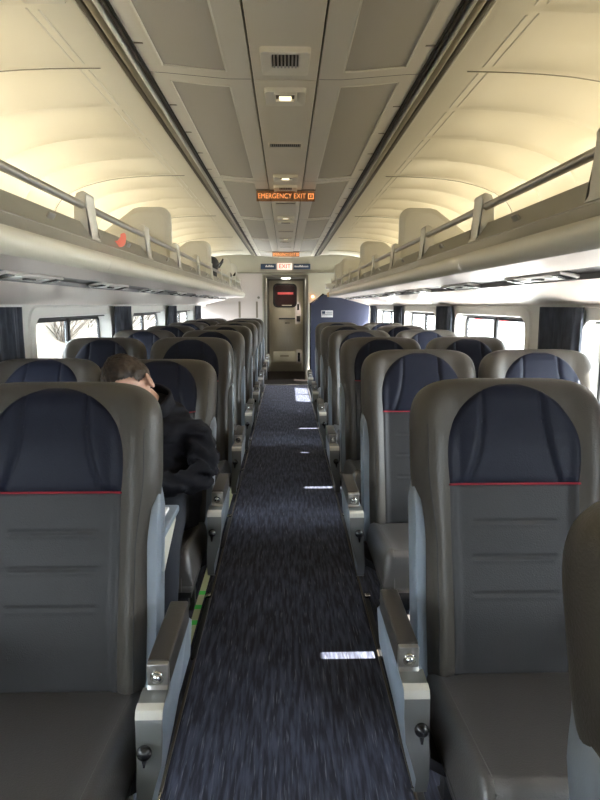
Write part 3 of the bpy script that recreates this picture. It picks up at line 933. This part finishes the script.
def arm_meshes():
    # aisle armrest at local x = -.315 (seat right of the aisle)
    cx = -.318; hw = .026
    mb = MB()
    prof = [(.03, .50), (.03, .40), (.00, .31), (-.06, .275), (-.20, .250), (-.290, .245), (-.318, .262), (-.338, .31), (-.350, .36), (-.356, .41), (-.360, .47), (-.358, .508), (-.350, .520), (-.335, .524), (-.292, .528), (-.292, .535)]
    prof2 = prof+[(-.02, .535)]
    mb.prism(prof2, 'x', cx-hw+.003, cx+hw-.003, .003)
    side = build_mesh(mb, 'armrest', 'shell', 30)
    # front plate follows the front edge
    mb = MB(); fp = [(-.292, .5305), (-.335, .5265), (-.353, .5215), (-.3615, .508), (-.3635, .47), (-.3595, .41), (-.3535, .36), (-.3415, .309), (-.321, .260), (-.29, .242)]
    n = len(fp); inn = [(p[0]+.003, p[1]-.003) for p in fp]
    vs = []
    for x in (cx-hw, cx+hw):
        vs += [(x, p[0], p[1]) for p in fp]
    mb.add(vs, [(i, i+1, n+i+1, n+i) for i in range(n-1)])
    vs = []
    for x in (cx-hw, cx+hw):
        vs2 = [(x, p[0], p[1]) for p in fp]+[(x, p[0]+.004, p[1]-.004) for p in fp]
        mb.add(vs2, [(i, i+1, n+i+1, n+i) for i in range(n-1)])
    plate = build_mesh(mb, 'front_plate', 'armface', 30)
    mb = MB(); mb.prism([(-.3585, .5085), (-.3535, .5225), (-.3375, .5275), (-.3375, .5290), (-.3555, .5245), (-.3615, .5085)], 'x', cx-hw-.0005, cx+hw+.0005, .0008)
    bev = build_mesh(mb, 'plate_edge', 'bracket', 30)
    # metal end of the pad with recess
    mb = MB(); mb.box(cx-hw, cx+hw, -.296, -.274, .530, .583, .004)
    mb.prism([(-.355, .524), (-.30, .529), (-.285, .56), (-.28, .53), (-.28, .52)], 'x', cx-hw+.001, cx+hw-.001, .001)
    cap = build_mesh(mb, 'arm_end', 'armmetal', 30)
    mb = MB(); mb.cyl((cx, -.296, .558), (cx, -.3035, .556), .0165, 20, bev=.002); mb.sph((cx, -.3035, .556), .0105, 12, (1, .5, 1))
    but = build_mesh(mb, 'recline_button', 'chrome', 30)
    mb = MB(); mb.box(cx-hw-.001, cx+hw+.001, -.284, -.035, .530, .586, .006, 3)
    pad = build_mesh(mb, 'arm_pad', 'padtop', 40)
    mb = MB(); mb.sph((cx+.010, -.378, .452), .0150, 14, (1, .8, 1)); mb.cyl((cx+.012, -.360, .445), (cx+.012, -.374, .445), .006, 10)
    mb.prism([(cx+.006, .440), (cx+.018, .440), (cx+.014, .415), (cx+.010, .415)], 'y', -.362, -.373, .001)
    knob = build_mesh(mb, 'lever_knob', 'black', 40)
    for me in (side, plate, bev, cap, but, pad, knob):
        for v in me.vertices:
            x, y, z = v.co
            if me in (but, pad, cap): x = cx+(x-cx)*.84-.002
            if me in (side, plate, bev): x += .003
            k = smooth01(.45-z, 0, .17)
            if x < cx: x += .036*k
            else: x += .010*k
            v.co = (x, y+.04, z+.003)
    return dict(armrest=side, front_plate=plate, plate_edge=bev, arm_end=cap, recline_button=but, arm_pad=pad, lever_knob=knob)
def flip(me):
    m2 = me.copy(); m2.transform(Matrix.Diagonal((-1, 1, 1, 1))); m2.flip_normals(); return m2
def centre_arm_mesh():
    mb = MB(); mb.prism([(-.30, .53), (-.31, .55), (-.30, .575), (.0, .60), (.03, .58), (.03, .56), (-.0, .555)], 'x', .228, .262, .006)
    mb.box(.236, .255, -.02, .03, .30, .57, .005)
    return build_mesh(mb, 'centre_armrest', 'padtop', 40)

body = body_mesh(); head = head_mesh(); pan = panel_mesh(); red = red_mesh(); seams2 = [seam_mesh(1), seam_mesh(-1)]; shell = shell_mesh()
cush = cushion_mesh(); cpips = [cushion_piping(1), cushion_piping(-1)]; frame = frame_mesh(); legf = leg_mesh(-.38); legr = leg_mesh(-.02)
tray = tray_mesh(); foot = footrest_mesh(); arms = arm_meshes(); armsL = {k: flip(v) for k, v in arms.items()}
carm = centre_arm_mesh(); carmL = flip(carm)
mb = MB(); mb.box(-.234, -.214, -.44, .03, .0005, .012, .003); trackm = build_mesh(mb, 'floor_rail', 'darkmetal'); trackL = flip(trackm)
mb = MB(); mb.box(-.232, -.205, .02, .05, .010, .024, .004); boltm = build_mesh(mb, 'rail_bolt', 'chrome'); boltL = flip(boltm)
mb = MB(); mb.prism([(-.295, .30), (-.20, .245), (-.20, .27), (-.290, .33)], 'y', -.24, -.06, .002); armbr = build_mesh(mb, 'arm_bracket', 'darkmetal'); armbrL = flip(armbr)

TILT = 12.4
def seat_proto(side, aisle):
    e = empty('passenger_seat')
    L = link
    br = L('backrest', body, None, e, False, (0, 0, .362)); br.rotation_euler = (-R(TILT), 0, 0)
    L('headrest', head, None, br); L('lumbar_panel', pan, None, br); L('red_piping', red, None, br); [L('bolster_seam', q, None, br) for q in seams2]
    L('back_shell', shell, None, br); L('tray_table', tray, None, br)
    c = L('cushion', cush, None, e); [L('seat_piping', q, None, c) for q in cpips]
    L('seat_frame', frame, None, e); L('footrest', foot, None, e)
    for s in (-1, 1):
        for lm in (legf, legr): L('leg', lm, None, e, False, (s*.15, 0, 0))
    A = arms if side > 0 else armsL
    if aisle:
        a = L('armrest', A['armrest'], None, e)
        for k in ('front_plate', 'plate_edge', 'arm_end', 'recline_button', 'arm_pad', 'lever_knob'): L(k, A[k], None, a)
        L('arm_bracket', armbr if side > 0 else armbrL, None, a)
        L('centre_armrest', carm if side > 0 else carmL, None, e)
        rr_ = L('floor_rail', trackm if side > 0 else trackL, None, e); L('rail_bolt', boltm if side > 0 else boltL, None, rr_)
    return e
def rownm(k): return ['first', 'second', 'third', 'fourth', 'fifth', 'sixth', 'seventh', 'eighth'][k]
PITCH = 1.05; D0 = 1.42
seats = {}
for side, sd, nrow in ((-1, 'left', 8), (1, 'right', 6)):
    pa = seat_proto(side, True); pw = seat_proto(side, False)
    fa = fw = True
    for k in range(-1 if side > 0 else 0, nrow):
        y = D0+PITCH*k
        dy, tilt = 0, TILT
        if side < 0 and k == 0: dy = -.05
        if k == -1: dy, tilt = .08, 18
        if side < 0 and k == 1: tilt = 26; dy = .02
        if side > 0 and k == 0: tilt = 12
        for aisle in (True, False):
            if k == -1 and not aisle: continue
            src = pa if aisle else pw; fst = fa if aisle else fw
            o = src if fst else copy_tree(src)
            if aisle: fa = False
            else: fw = False
            o.location = (side*((.578 if side > 0 else .572)-(.006 if k == 0 and side < 0 else 0) if aisle else 1.098), y+dy, 0)
            if aisle and side < 0 and k == 0:
                for c in o.children:
                    if c.name.startswith('armrest'): c.location.x = -.016
            t = tilt
            if not aisle and side > 0 and k == 0: t = 12
            if not aisle: t = tilt+random.uniform(-1, 1)*1.5
            for c in o.children:
                if c.name.startswith('backrest'): c.rotation_euler = (-R(t), 0, 0)
            if k == -1:
                lab = 'grey leather seat whose edge shows at the lower right corner, nearest the camera' if aisle else 'grey leather window seat out of frame beside the camera on the right'
            else:
                who = 'aisle seat' if aisle else 'window seat'
                extra = ''
                if side < 0 and k == 1 and aisle: extra = ', behind the sleeper'
                if side < 0 and k == 0 and aisle: extra = ', in the foreground'
                if side > 0 and k == 0 and aisle: extra = ', in the foreground'
                lab = 'charcoal %s with navy headrest, %s row %s of the aisle%s' % (who, rownm(k), sd, extra)
            tag(o, lab, 'seat', 'rows of passenger seats')
            seats[(side, k, aisle)] = o

# open tray table at row 1 left (behind the seat, towards the passenger)
s0 = seats[(-1, 0, True)]
for c in list(s0.children):
    if c.name.startswith('backrest'):
        for d in list(c.children):
            if d.name.startswith('tray_table'): bpy.data.objects.remove(d)
mb = MB(); mb.box(-.19, .19, .36, .66, .585, .610, .007)
op = mb.build('tray_table', M['shell'], s0); op.location = (0, 0, 0)
for sx in (-.18, .165):
    MB().prism([(.26, .42), (.30, .41), (.64, .560), (.64, .585), (.38, .585)], 'x', sx, sx+.015, .003).build('tray_arm', M['cream'], op)
# footrest shelf: napkin
tag(MB().box(-.50, -.40, 1.87, 1.97, .6105, .622, .003).build('paper_napkin', M['carvedgrey']), 'folded white paper napkin on the open tray table', 'napkin')

# floor tapes along the left track line
for sgn, sd in ((-1, 'left'), (1, 'right')):
    struct(MB().box(sgn*.338, sgn*.346, Y0, 9.75, .0, .010, .002).build('trim_%d' % (30+sgn), M['trackdark']))
e = struct(empty('trim_32', (-.387, 0, 0)))
mb = MB(); mb.box(-.014, .014, Y0, 9.7, .0005, .0018); mb.build('glow_tape', M['tape'], e, smooth=False)
mb = MB(); y = .2
for y in (.3, 2.30, 2.43, 2.56, 3.6, 4.9, 6.2): mb.box(-.0145, .0145, y, y+.035, .0019, .0026)
mb.build('green_mark', M['green'], e, smooth=False)

# ------------------------------------------------------------------ PERSON
def eval_mesh(o, nm):
    dg = bpy.context.evaluated_depsgraph_get(); dg.update()
    me = bpy.data.meshes.new_from_object(o.evaluated_get(dg)); me.name = nm
    return me
def skin(nodes, edges, root=0, sub=2, branch=.6):
    names = list(nodes); idx = {k: i for i, k in enumerate(names)}
    me = bpy.data.meshes.new('sk'); me.from_pydata([nodes[k][0] for k in names], [(idx[a], idx[b]) for a, b in edges], [])
    o = bpy.data.objects.new('sk', me); COL.objects.link(o)
    md = o.modifiers.new('s', 'SKIN'); md.branch_smoothing = branch
    for i, k in enumerate(names):
        sv = me.skin_vertices[0].data[i]; r = nodes[k][1]
        sv.radius = r if isinstance(r, tuple) else (r, r); sv.use_root = (i == root)
    md2 = o.modifiers.new('u', 'SUBSURF'); md2.levels = sub; md2.render_levels = sub
    m = eval_mesh(o, 'sk'); bpy.data.objects.remove(o)
    return m
def remesh(meshes, vox, smooth_it=6, nm='body'):
    bm = bmesh.new()
    for m in meshes: bm.from_mesh(m)
    me = bpy.data.meshes.new('tmp'); bm.to_mesh(me); bm.free()
    o = bpy.data.objects.new('tmp', me); COL.objects.link(o)
    md = o.modifiers.new('r', 'REMESH'); md.mode = 'VOXEL'; md.voxel_size = vox
    md2 = o.modifiers.new('c', 'SMOOTH'); md2.iterations = smooth_it; md2.factor = .5
    m = eval_mesh(o, nm); bpy.data.objects.remove(o)
    for p in m.polygons: p.use_smooth = True
    return m
PX = -.50
hc = Vector((-.588, 2.235, 1.005))           # head centre
# head local frame: +Y' = face direction, +Z' = crown
Rh = (Matrix.Rotation(R(-17), 4, 'Y') @ Matrix.Rotation(R(180-22), 4, 'Z') @ Matrix.Rotation(R(-24), 4, 'X'))
# Rotation about X by -40 tips the face (+Y) downwards; turning 194 deg about Z points it at the camera and a bit to image left
MH = Matrix.Translation(hc) @ Rh
def head_shape(scale=1.0, scalp=False):
    b = bmesh.new(); bmesh.ops.create_uvsphere(b, u_segments=48, v_segments=32, radius=1)
    for v in b.verts:
        d = v.co.copy(); x, y, z = d
        X = x*.074; Yy = y*.094; Z = z*.112
        if z < 0:
            k = 1+.30*z; X *= k*(1-.12*max(0, y)); Yy *= (1+.16*z) if y > 0 else (1+.38*z)
        if y > .5 and -.1 < z < .35: Yy -= .004*math.exp(-((z-.08)/.12)**2)*(1 if abs(x) > .15 else 0)   # eye hollow
        Yy += .004*math.exp(-((z-.30)/.1)**2)*max(0, y)
        v.co = Vector((X, Yy, Z))*scale
    return b
def head_mesh_parts():
    ms = []
    def out(b, Mx=None):
        if Mx: b.transform(Mx)
        b.transform(MH); m = bpy.data.meshes.new('h'); b.to_mesh(m); b.free(); ms.append(m)
    out(head_shape())
    def ball(c, r, sc):
        b = bmesh.new(); bmesh.ops.create_uvsphere(b, u_segments=16, v_segments=12, radius=r)
        b.transform(Matrix.Translation(c) @ Matrix.Diagonal((*sc, 1))); out(b)
    b = bmesh.new()        # nose wedge
    for (p) in ((0, .088, .018), ): pass
    vs = [b.verts.new(p) for p in ((-.009, .082, .016), (.009, .082, .016), (-.015, .082, -.030), (.015, .082, -.030), (0, .116, -.024), (0, .097, .014))]
    for f in ((0, 1, 5), (0, 5, 4, 2), (1, 3, 4, 5), (2, 4, 3), (0, 2, 3, 1)): b.faces.new([vs[i] for i in f])
    bmesh.ops.recalc_face_normals(b, faces=b.faces[:]); out(b)
    ball((0, .111, -.024), .009, (1, 1, .9))
    ball((0, .084, -.052), .013, (1.5, .6, .35)); ball((0, .083, -.060), .012, (1.3, .6, .4)); ball((0, .076, -.085), .018, (1.1, .7, .8))
    for s in (-1, 1):
        ball((s*.032, .079, .010), .011, (1.2, .5, .7))
        b = bmesh.new(); bmesh.ops.create_uvsphere(b, u_segments=20, v_segments=14, radius=1)
        for v in b.verts:
            c = v.co; rr_ = math.hypot(c.y, c.z)
            v.co = Vector((c.x*.008+s*(.007 if rr_ > .6 else -.002), c.y*.020, c.z*.033-(.004*c.y)))
        b.transform(Matrix.Translation((s*.082, -.006, -.010)) @ Matrix.Rotation(s*R(-22), 4, 'Z')); out(b)
    return ms
nodes = {
    'pelvis': ((-.55, 2.33, .53), (.15, .11)), 'waist': ((-.53, 2.36, .66), (.135, .10)), 'chest': ((-.51, 2.37, .80), (.155, .105)),
    'neck': ((-.515, 2.345, .905), .052), 'head': (tuple(hc+Vector((.01, .03, -.03))), .055),
    'shl': ((-.365, 2.37, .825), .050), 'ell': ((-.315, 2.27, .63), .040), 'wrl': ((-.54, 2.17, .625), .027),
    'shr': ((-.675, 2.35, .855), .055), 'elr': ((-.725, 2.24, .64), .040), 'wrr': ((-.60, 2.13, .645), .027),
    'hpl': ((-.47, 2.30, .50), .085), 'knl': ((-.43, 1.98, .50), .058), 'anl': ((-.44, 1.97, .14), .038), 'tol': ((-.44, 1.86, .085), .034),
    'hpr': ((-.63, 2.30, .50), .085), 'knr': ((-.66, 1.98, .50), .058), 'anr': ((-.66, 1.97, .14), .038), 'tor': ((-.66, 1.86, .085), .034)}
edges = [('pelvis', 'waist'), ('waist', 'chest'), ('chest', 'neck'), ('neck', 'head'), ('chest', 'shl'), ('shl', 'ell'), ('ell', 'wrl'), ('chest', 'shr'), ('shr', 'elr'), ('elr', 'wrr'),
         ('pelvis', 'hpl'), ('hpl', 'knl'), ('knl', 'anl'), ('anl', 'tol'), ('pelvis', 'hpr'), ('hpr', 'knr'), ('knr', 'anr'), ('anr', 'tor')]
bodym = skin(nodes, edges)
parts = [bodym]+head_mesh_parts()
# hands: palm and five fingers each, resting folded together on the lap
def hand(w, dirv, upv, s):
    w = Vector(w); d = Vector(dirv).normalized(); u = Vector(upv).normalized(); sd = d.cross(u).normalized()*s
    out = []
    nd = {'w': (tuple(w-d*.01), (.024, .016)), 'p': (tuple(w+d*.045), (.036, .014)), 'q': (tuple(w+d*.078), (.036, .012))}
    out.append(skin(nd, [('w', 'p'), ('p', 'q')], 0, 1))
    for k, (off, ln) in enumerate(((-.028, .055), (-.010, .064), (.009, .070), (.027, .062))):
        b = w+d*.065+sd*off
        p1 = b+d*ln*.5-u*.004; p2 = p1+(d*.75-u*.65).normalized()*ln*.38; p3 = p2+(d*.3-u*.95).normalized()*ln*.30
        out.append(skin({'a': (tuple(b), .009), 'b': (tuple(p1), .0088), 'c': (tuple(p2), .0082), 'd': (tuple(p3), .0072)}, [('a', 'b'), ('b', 'c'), ('c', 'd')], 0, 1))
    b = w+d*.022+sd*.026; p1 = b+(d*.5+sd*.8-u*.2).normalized()*.034; p2 = p1+(d*.95+sd*.2-u*.2).normalized()*.030
    out.append(skin({'a': (tuple(b), .012), 'b': (tuple(p1), .0105), 'c': (tuple(p2), .0088)}, [('a', 'b'), ('b', 'c')], 0, 1))
    return out
parts += hand((-.555, 2.165, .625), (-1, -.12, .05), (0, -.35, 1), 1)
parts += hand((-.585, 2.125, .65), (1, -.25, -.05), (0, -.35, 1), -1)
bm_body = remesh(parts, .0042, 2)
_hands = [Vector((-.59, 2.155, .625)), Vector((-.55, 2.115, .65))]
_mv = []
for v in bm_body.vertices:      # the body sits slimmer than the jacket that covers it
    p = v.co; k = smooth01(.915-p.z, 0, .03)*smooth01(p.z, .54, .60)*smooth01(min((p-q).length for q in _hands), .085, .12)*smooth01((p-hc).length, .12, .15)
    _mv.append(p-v.normal*.019*k)
for v, p in zip(bm_body.vertices, _mv): v.co = p
person = link('person', bm_body, M['skin'])
tag(person, 'person in a black jacket asleep with head bowed in the second left aisle seat', 'person')
# jacket
jn = {
    'pelvis': ((-.55, 2.33, .56), (.175, .135)), 'waist': ((-.53, 2.36, .68), (.165, .125)), 'chest': ((-.51, 2.375, .80), (.175, .125)),
    'neck': ((-.515, 2.335, .895), (.095, .085)), 'nape': ((-.520, 2.305, .940), (.072, .070)),
    'shl': ((-.368, 2.37, .822), .075), 'mil': ((-.335, 2.33, .73), .068), 'ell': ((-.315, 2.265, .635), .058), 'fol': ((-.42, 2.215, .63), .050), 'wrl': ((-.532, 2.175, .625), .042),
    'shr': ((-.675, 2.35, .852), .072), 'elr': ((-.725, 2.235, .645), .058), 'wrr': ((-.625, 2.14, .645), .042)}
je = [('pelvis', 'waist'), ('waist', 'chest'), ('chest', 'neck'), ('neck', 'nape'), ('chest', 'shl'), ('shl', 'mil'), ('mil', 'ell'), ('ell', 'fol'), ('fol', 'wrl'), ('chest', 'shr'), ('shr', 'elr'), ('elr', 'wrr')]
jm = remesh([skin(jn, je)], .009, 4, 'jacket')
for v in jm.vertices:
    p = v.co; f = Vector((0, 0, 0))
    nn = v.normal
    w = .0
    # arm folds: tight rings near the elbow, broad folds on the body
    near = math.exp(-((p-Vector((-.33, 2.27, .66))).length/.13)**2)+math.exp(-((p-Vector((-.72, 2.24, .66))).length/.13)**2)
    w += .009*near*math.sin(p.z*110+p.x*70+3*noise.noise(p*12))
    w += .012*noise.noise(Vector((p.x*9, p.y*9, p.z*18)))+.008*(1-abs(noise.noise(Vector((p.x*14, p.y*14, p.z*26))))*3)
    v.co = p+nn*w
jk = link('jacket', jm, M['jacket'], person)
# collar
mb = MB(); N = 40; vs = []
for j in range(5):
    t = j/4
    for i in range(N):
        a = 2*PI*i/N; r_ = .082-.006*t+.004*math.sin(5*a)
        open_ = .02*max(0, math.cos(a+PI/2))
        vs.append((-.517+math.cos(a)*r_*.93-.006*t, 2.315+math.sin(a)*r_*.9-.018*t, .905+.052*t+.035*math.sin(a)))
mb.add(vs, [(j*N+i, j*N+(i+1) % N, (j+1)*N+(i+1) % N, (j+1)*N+i) for j in range(4) for i in range(N)])
co = mb.build('collar', M['jacket'], person, ang=89); md = co.modifiers.new('s', 'SOLIDIFY'); md.thickness = .010; md.offset = 0
# trousers
tn_ = {'pelvis': ((-.55, 2.33, .51), (.165, .115)), 'hpl': ((-.47, 2.28, .50), .092), 'knl': ((-.43, 1.985, .50), .070), 'anl': ((-.44, 1.975, .17), .055),
       'hpr': ((-.63, 2.28, .50), .092), 'knr': ((-.66, 1.985, .50), .070), 'anr': ((-.66, 1.975, .17), .055)}
tm = remesh([skin(tn_, [('pelvis', 'hpl'), ('hpl', 'knl'), ('knl', 'anl'), ('pelvis', 'hpr'), ('hpr', 'knr'), ('knr', 'anr')])], .010, 3, 'trousers')
link('trousers', tm, M['trousers'], person)
for x in (-.44, -.66):
    b = bmesh.new(); bmesh.ops.create_uvsphere(b, u_segments=24, v_segments=16, radius=1)
    for v in b.verts:
        c = v.co; k = .8+.2*c.y; v.co = Vector((c.x*.048*k, c.y*.135, max(c.z, -.55)*.055*(1+.35*max(0, c.y))))
    mb = MB(); mb.merge(b, Matrix.Translation((x, 1.90, .075)) @ Matrix.Rotation(0, 4, 'Z')); mb.build('shoe', M['shoe'], person, ang=60)
# hair: scalp cap with displaced strands
b = bmesh.new(); bmesh.ops.create_uvsphere(b, u_segments=120, v_segments=80, radius=1)
rm = []
for v in b.verts:
    x, y, z = v.co
    hairline = .34+.40*max(0, y)**1.5 if y > 0 else .30-1.0*min(1, -y*1.4)
    if abs(x) > .72 and -.35 < y < .35: hairline = max(hairline-.25, -.1)
    e = z-hairline+.10*noise.noise(v.co*6)
    if e < -.04: rm.append(v); continue
    X, Yy, Z = x*.074, y*.094, z*.112
    if z < 0:
        k = 1+.30*z; X *= k; Yy *= (1+.38*z)
    rr_ = 1+smooth01(e, -.04, .12)*(.10+.05*noise.noise(v.co*5))+.045*noise.noise(Vector((x*30, y*9, z*30)))*smooth01(e, 0, .2)
    if e < 0: rr_ = .99
    v.co = Vector((X, Yy, Z))*rr_
bmesh.ops.delete(b, geom=rm, context='VERTS')
b.transform(MH); me = bpy.data.meshes.new('hair'); b.to_mesh(me); b.free()
for p_ in me.polygons: p_.use_smooth = True
link('hair', me, M['hair'], person)

# ------------------------------------------------------------------ OUTSIDE
def terrain(sgn, m, nm):
    mb = MB(); NX, NY = 40, 120; vs = []
    for j in range(NY+1):
        y = -10+80*j/NY
        for i in range(NX+1):
            x = 2+26*i/NX
            h = -1.1+smooth01(x, 6, 13)*(4.5 if sgn < 0 else 0)
            if sgn < 0 and x > 5: h += .5*noise.noise(Vector((x*.9, y*.9, 0)))+.25*noise.noise(Vector((x*3, y*3, 1)))
            vs.append((sgn*x, y, h))
    n = NX+1
    mb.add(vs, [(j*n+i, j*n+i+1, (j+1)*n+i+1, (j+1)*n+i) for j in range(NY) for i in range(NX)])
    return struct(mb.build(nm, M[m], ang=80))
terrain(-1, 'brush', 'ground'); terrain(1, 'snow', 'ground')
e = tag(empty('white_building', (14, 30, -1.1)), 'pale overexposed building beyond the right-hand windows', 'building')
MB().box(0, 6, -18, 40, 0, 7, .05).build('wall', M['building'], e, smooth=False)
for k in range(6):
    w_ = MB().box(-.05, .02, -14+6*k, -11.5+6*k, 1.6, 3.4, .02).build('window', M['winblack'], e, smooth=False)
# red slanted arms outside right
for k, (x, y) in enumerate(((5.2, 14.3), (5.2, 16.3))):
    e = tag(empty('red_steel_post', (x, y, -1.1)), 'red steel post with slanted arm outside the right windows, %s one' % ['nearer', 'farther'][k], 'post', 'red steel posts outside')
    MB().box(-.03, .03, -.03, .03, 0, 2.3, .01).build('post', M['building'], e)
    MB().box(-.07, .07, -.27, .27, -.09, .09, .02, M4=Matrix.Translation((0, 0, 1.98)) @ Matrix.Rotation(R(28), 4, 'X')).build('arm', M['outred'], e)
# bare shrubs on the left bank
for k, (x, y) in enumerate(((-8.5, 23), (-9.3, 27), (-8.2, 31), (-9.0, 38))):
    e = tag(empty('bare_shrub', (x, y, -.3)), 'bare twiggy shrub on the bank outside the left windows, %s of four' % ['nearest', 'second', 'third', 'farthest'][k], 'shrub', 'bare shrubs on the left bank')
    mb = MB(); rr_ = random.Random(k)
    for q in range(40):
        a = rr_.uniform(0, 2*PI); p0 = Vector((0, 0, 0)); d = Vector((math.cos(a)*.5, math.sin(a)*.5, 1)).normalized(); pts = [p0]
        for s in range(4):
            d = (d+Vector((rr_.uniform(-.4, .4), rr_.uniform(-.4, .4), rr_.uniform(-.1, .2)))).normalized(); pts.append(pts[-1]+d*rr_.uniform(.3, .6))
        mb.tube(pts, .018, 4)
    mb.build('twigs', M['twig'], e)

# ------------------------------------------------------------------ LIGHTS
w = bpy.data.worlds.new('World'); S.world = w; w.use_nodes = True
nt = w.node_tree; bg = nt.nodes['Background']
bg.inputs['Color'].default_value = (.86, .93, 1.0, 1); bg.inputs['Strength'].default_value = 13
sun = bpy.data.lights.new('sun', 'SUN'); sun.energy = 45; sun.angle = R(.6); sun.color = (1, .95, .88)
so = bpy.data.objects.new('sun', sun); COL.objects.link(so)
SUN_EL, SUN_AZ = 39.8, -17.5      # azimuth away from straight across, towards +y
d = Vector((-math.cos(R(SUN_EL))*math.cos(R(SUN_AZ)), -math.cos(R(SUN_EL))*math.sin(R(SUN_AZ)), -math.sin(R(SUN_EL))))
so.rotation_euler = d.to_track_quat('-Z', 'Y').to_euler()
def area(nm, loc, rot, sx, sy, en, col):
    l = bpy.data.lights.new(nm, 'AREA'); l.shape = 'RECTANGLE'; l.size = sx; l.size_y = sy; l.energy = en; l.color = col
    o = bpy.data.objects.new(nm, l); COL.objects.link(o); o.location = loc; o.rotation_euler = rot; return o
for sgn in (-1, 1):
    area('rack_tube_light', (sgn*1.36, 2.6, H+.345), (PI, sgn*R(12), 0), .10, 14.6, 13, (1, .84, .56))
for y in (2.47, 3.98, 5.75, 7.55):
    area('downlight', (0, y, ZC-.02), (0, 0, 0), .05, .05, .8, (1, .85, .6))
area('passage_light', (0, 11.15, H+.465), (0, 0, 0), .15, .12, 8, (1, .93, .8))

# ------------------------------------------------------------------ CAMERA
cam = bpy.data.cameras.new('camera'); cam.sensor_fit = 'VERTICAL'; cam.sensor_height = 36; cam.sensor_width = 27; cam.lens = 27
cam.clip_start = .02
co_ = bpy.data.objects.new('camera', cam); COL.objects.link(co_)
co_.location = (0, 0, H); co_.rotation_euler = (R(81.0), 0, R(-1.32))
S.camera = co_
S.view_settings.view_transform = 'Standard'; S.view_settings.look = 'None'; S.view_settings.gamma = 1; S.view_settings.use_curve_mapping = False
S.view_settings.exposure = 0.9
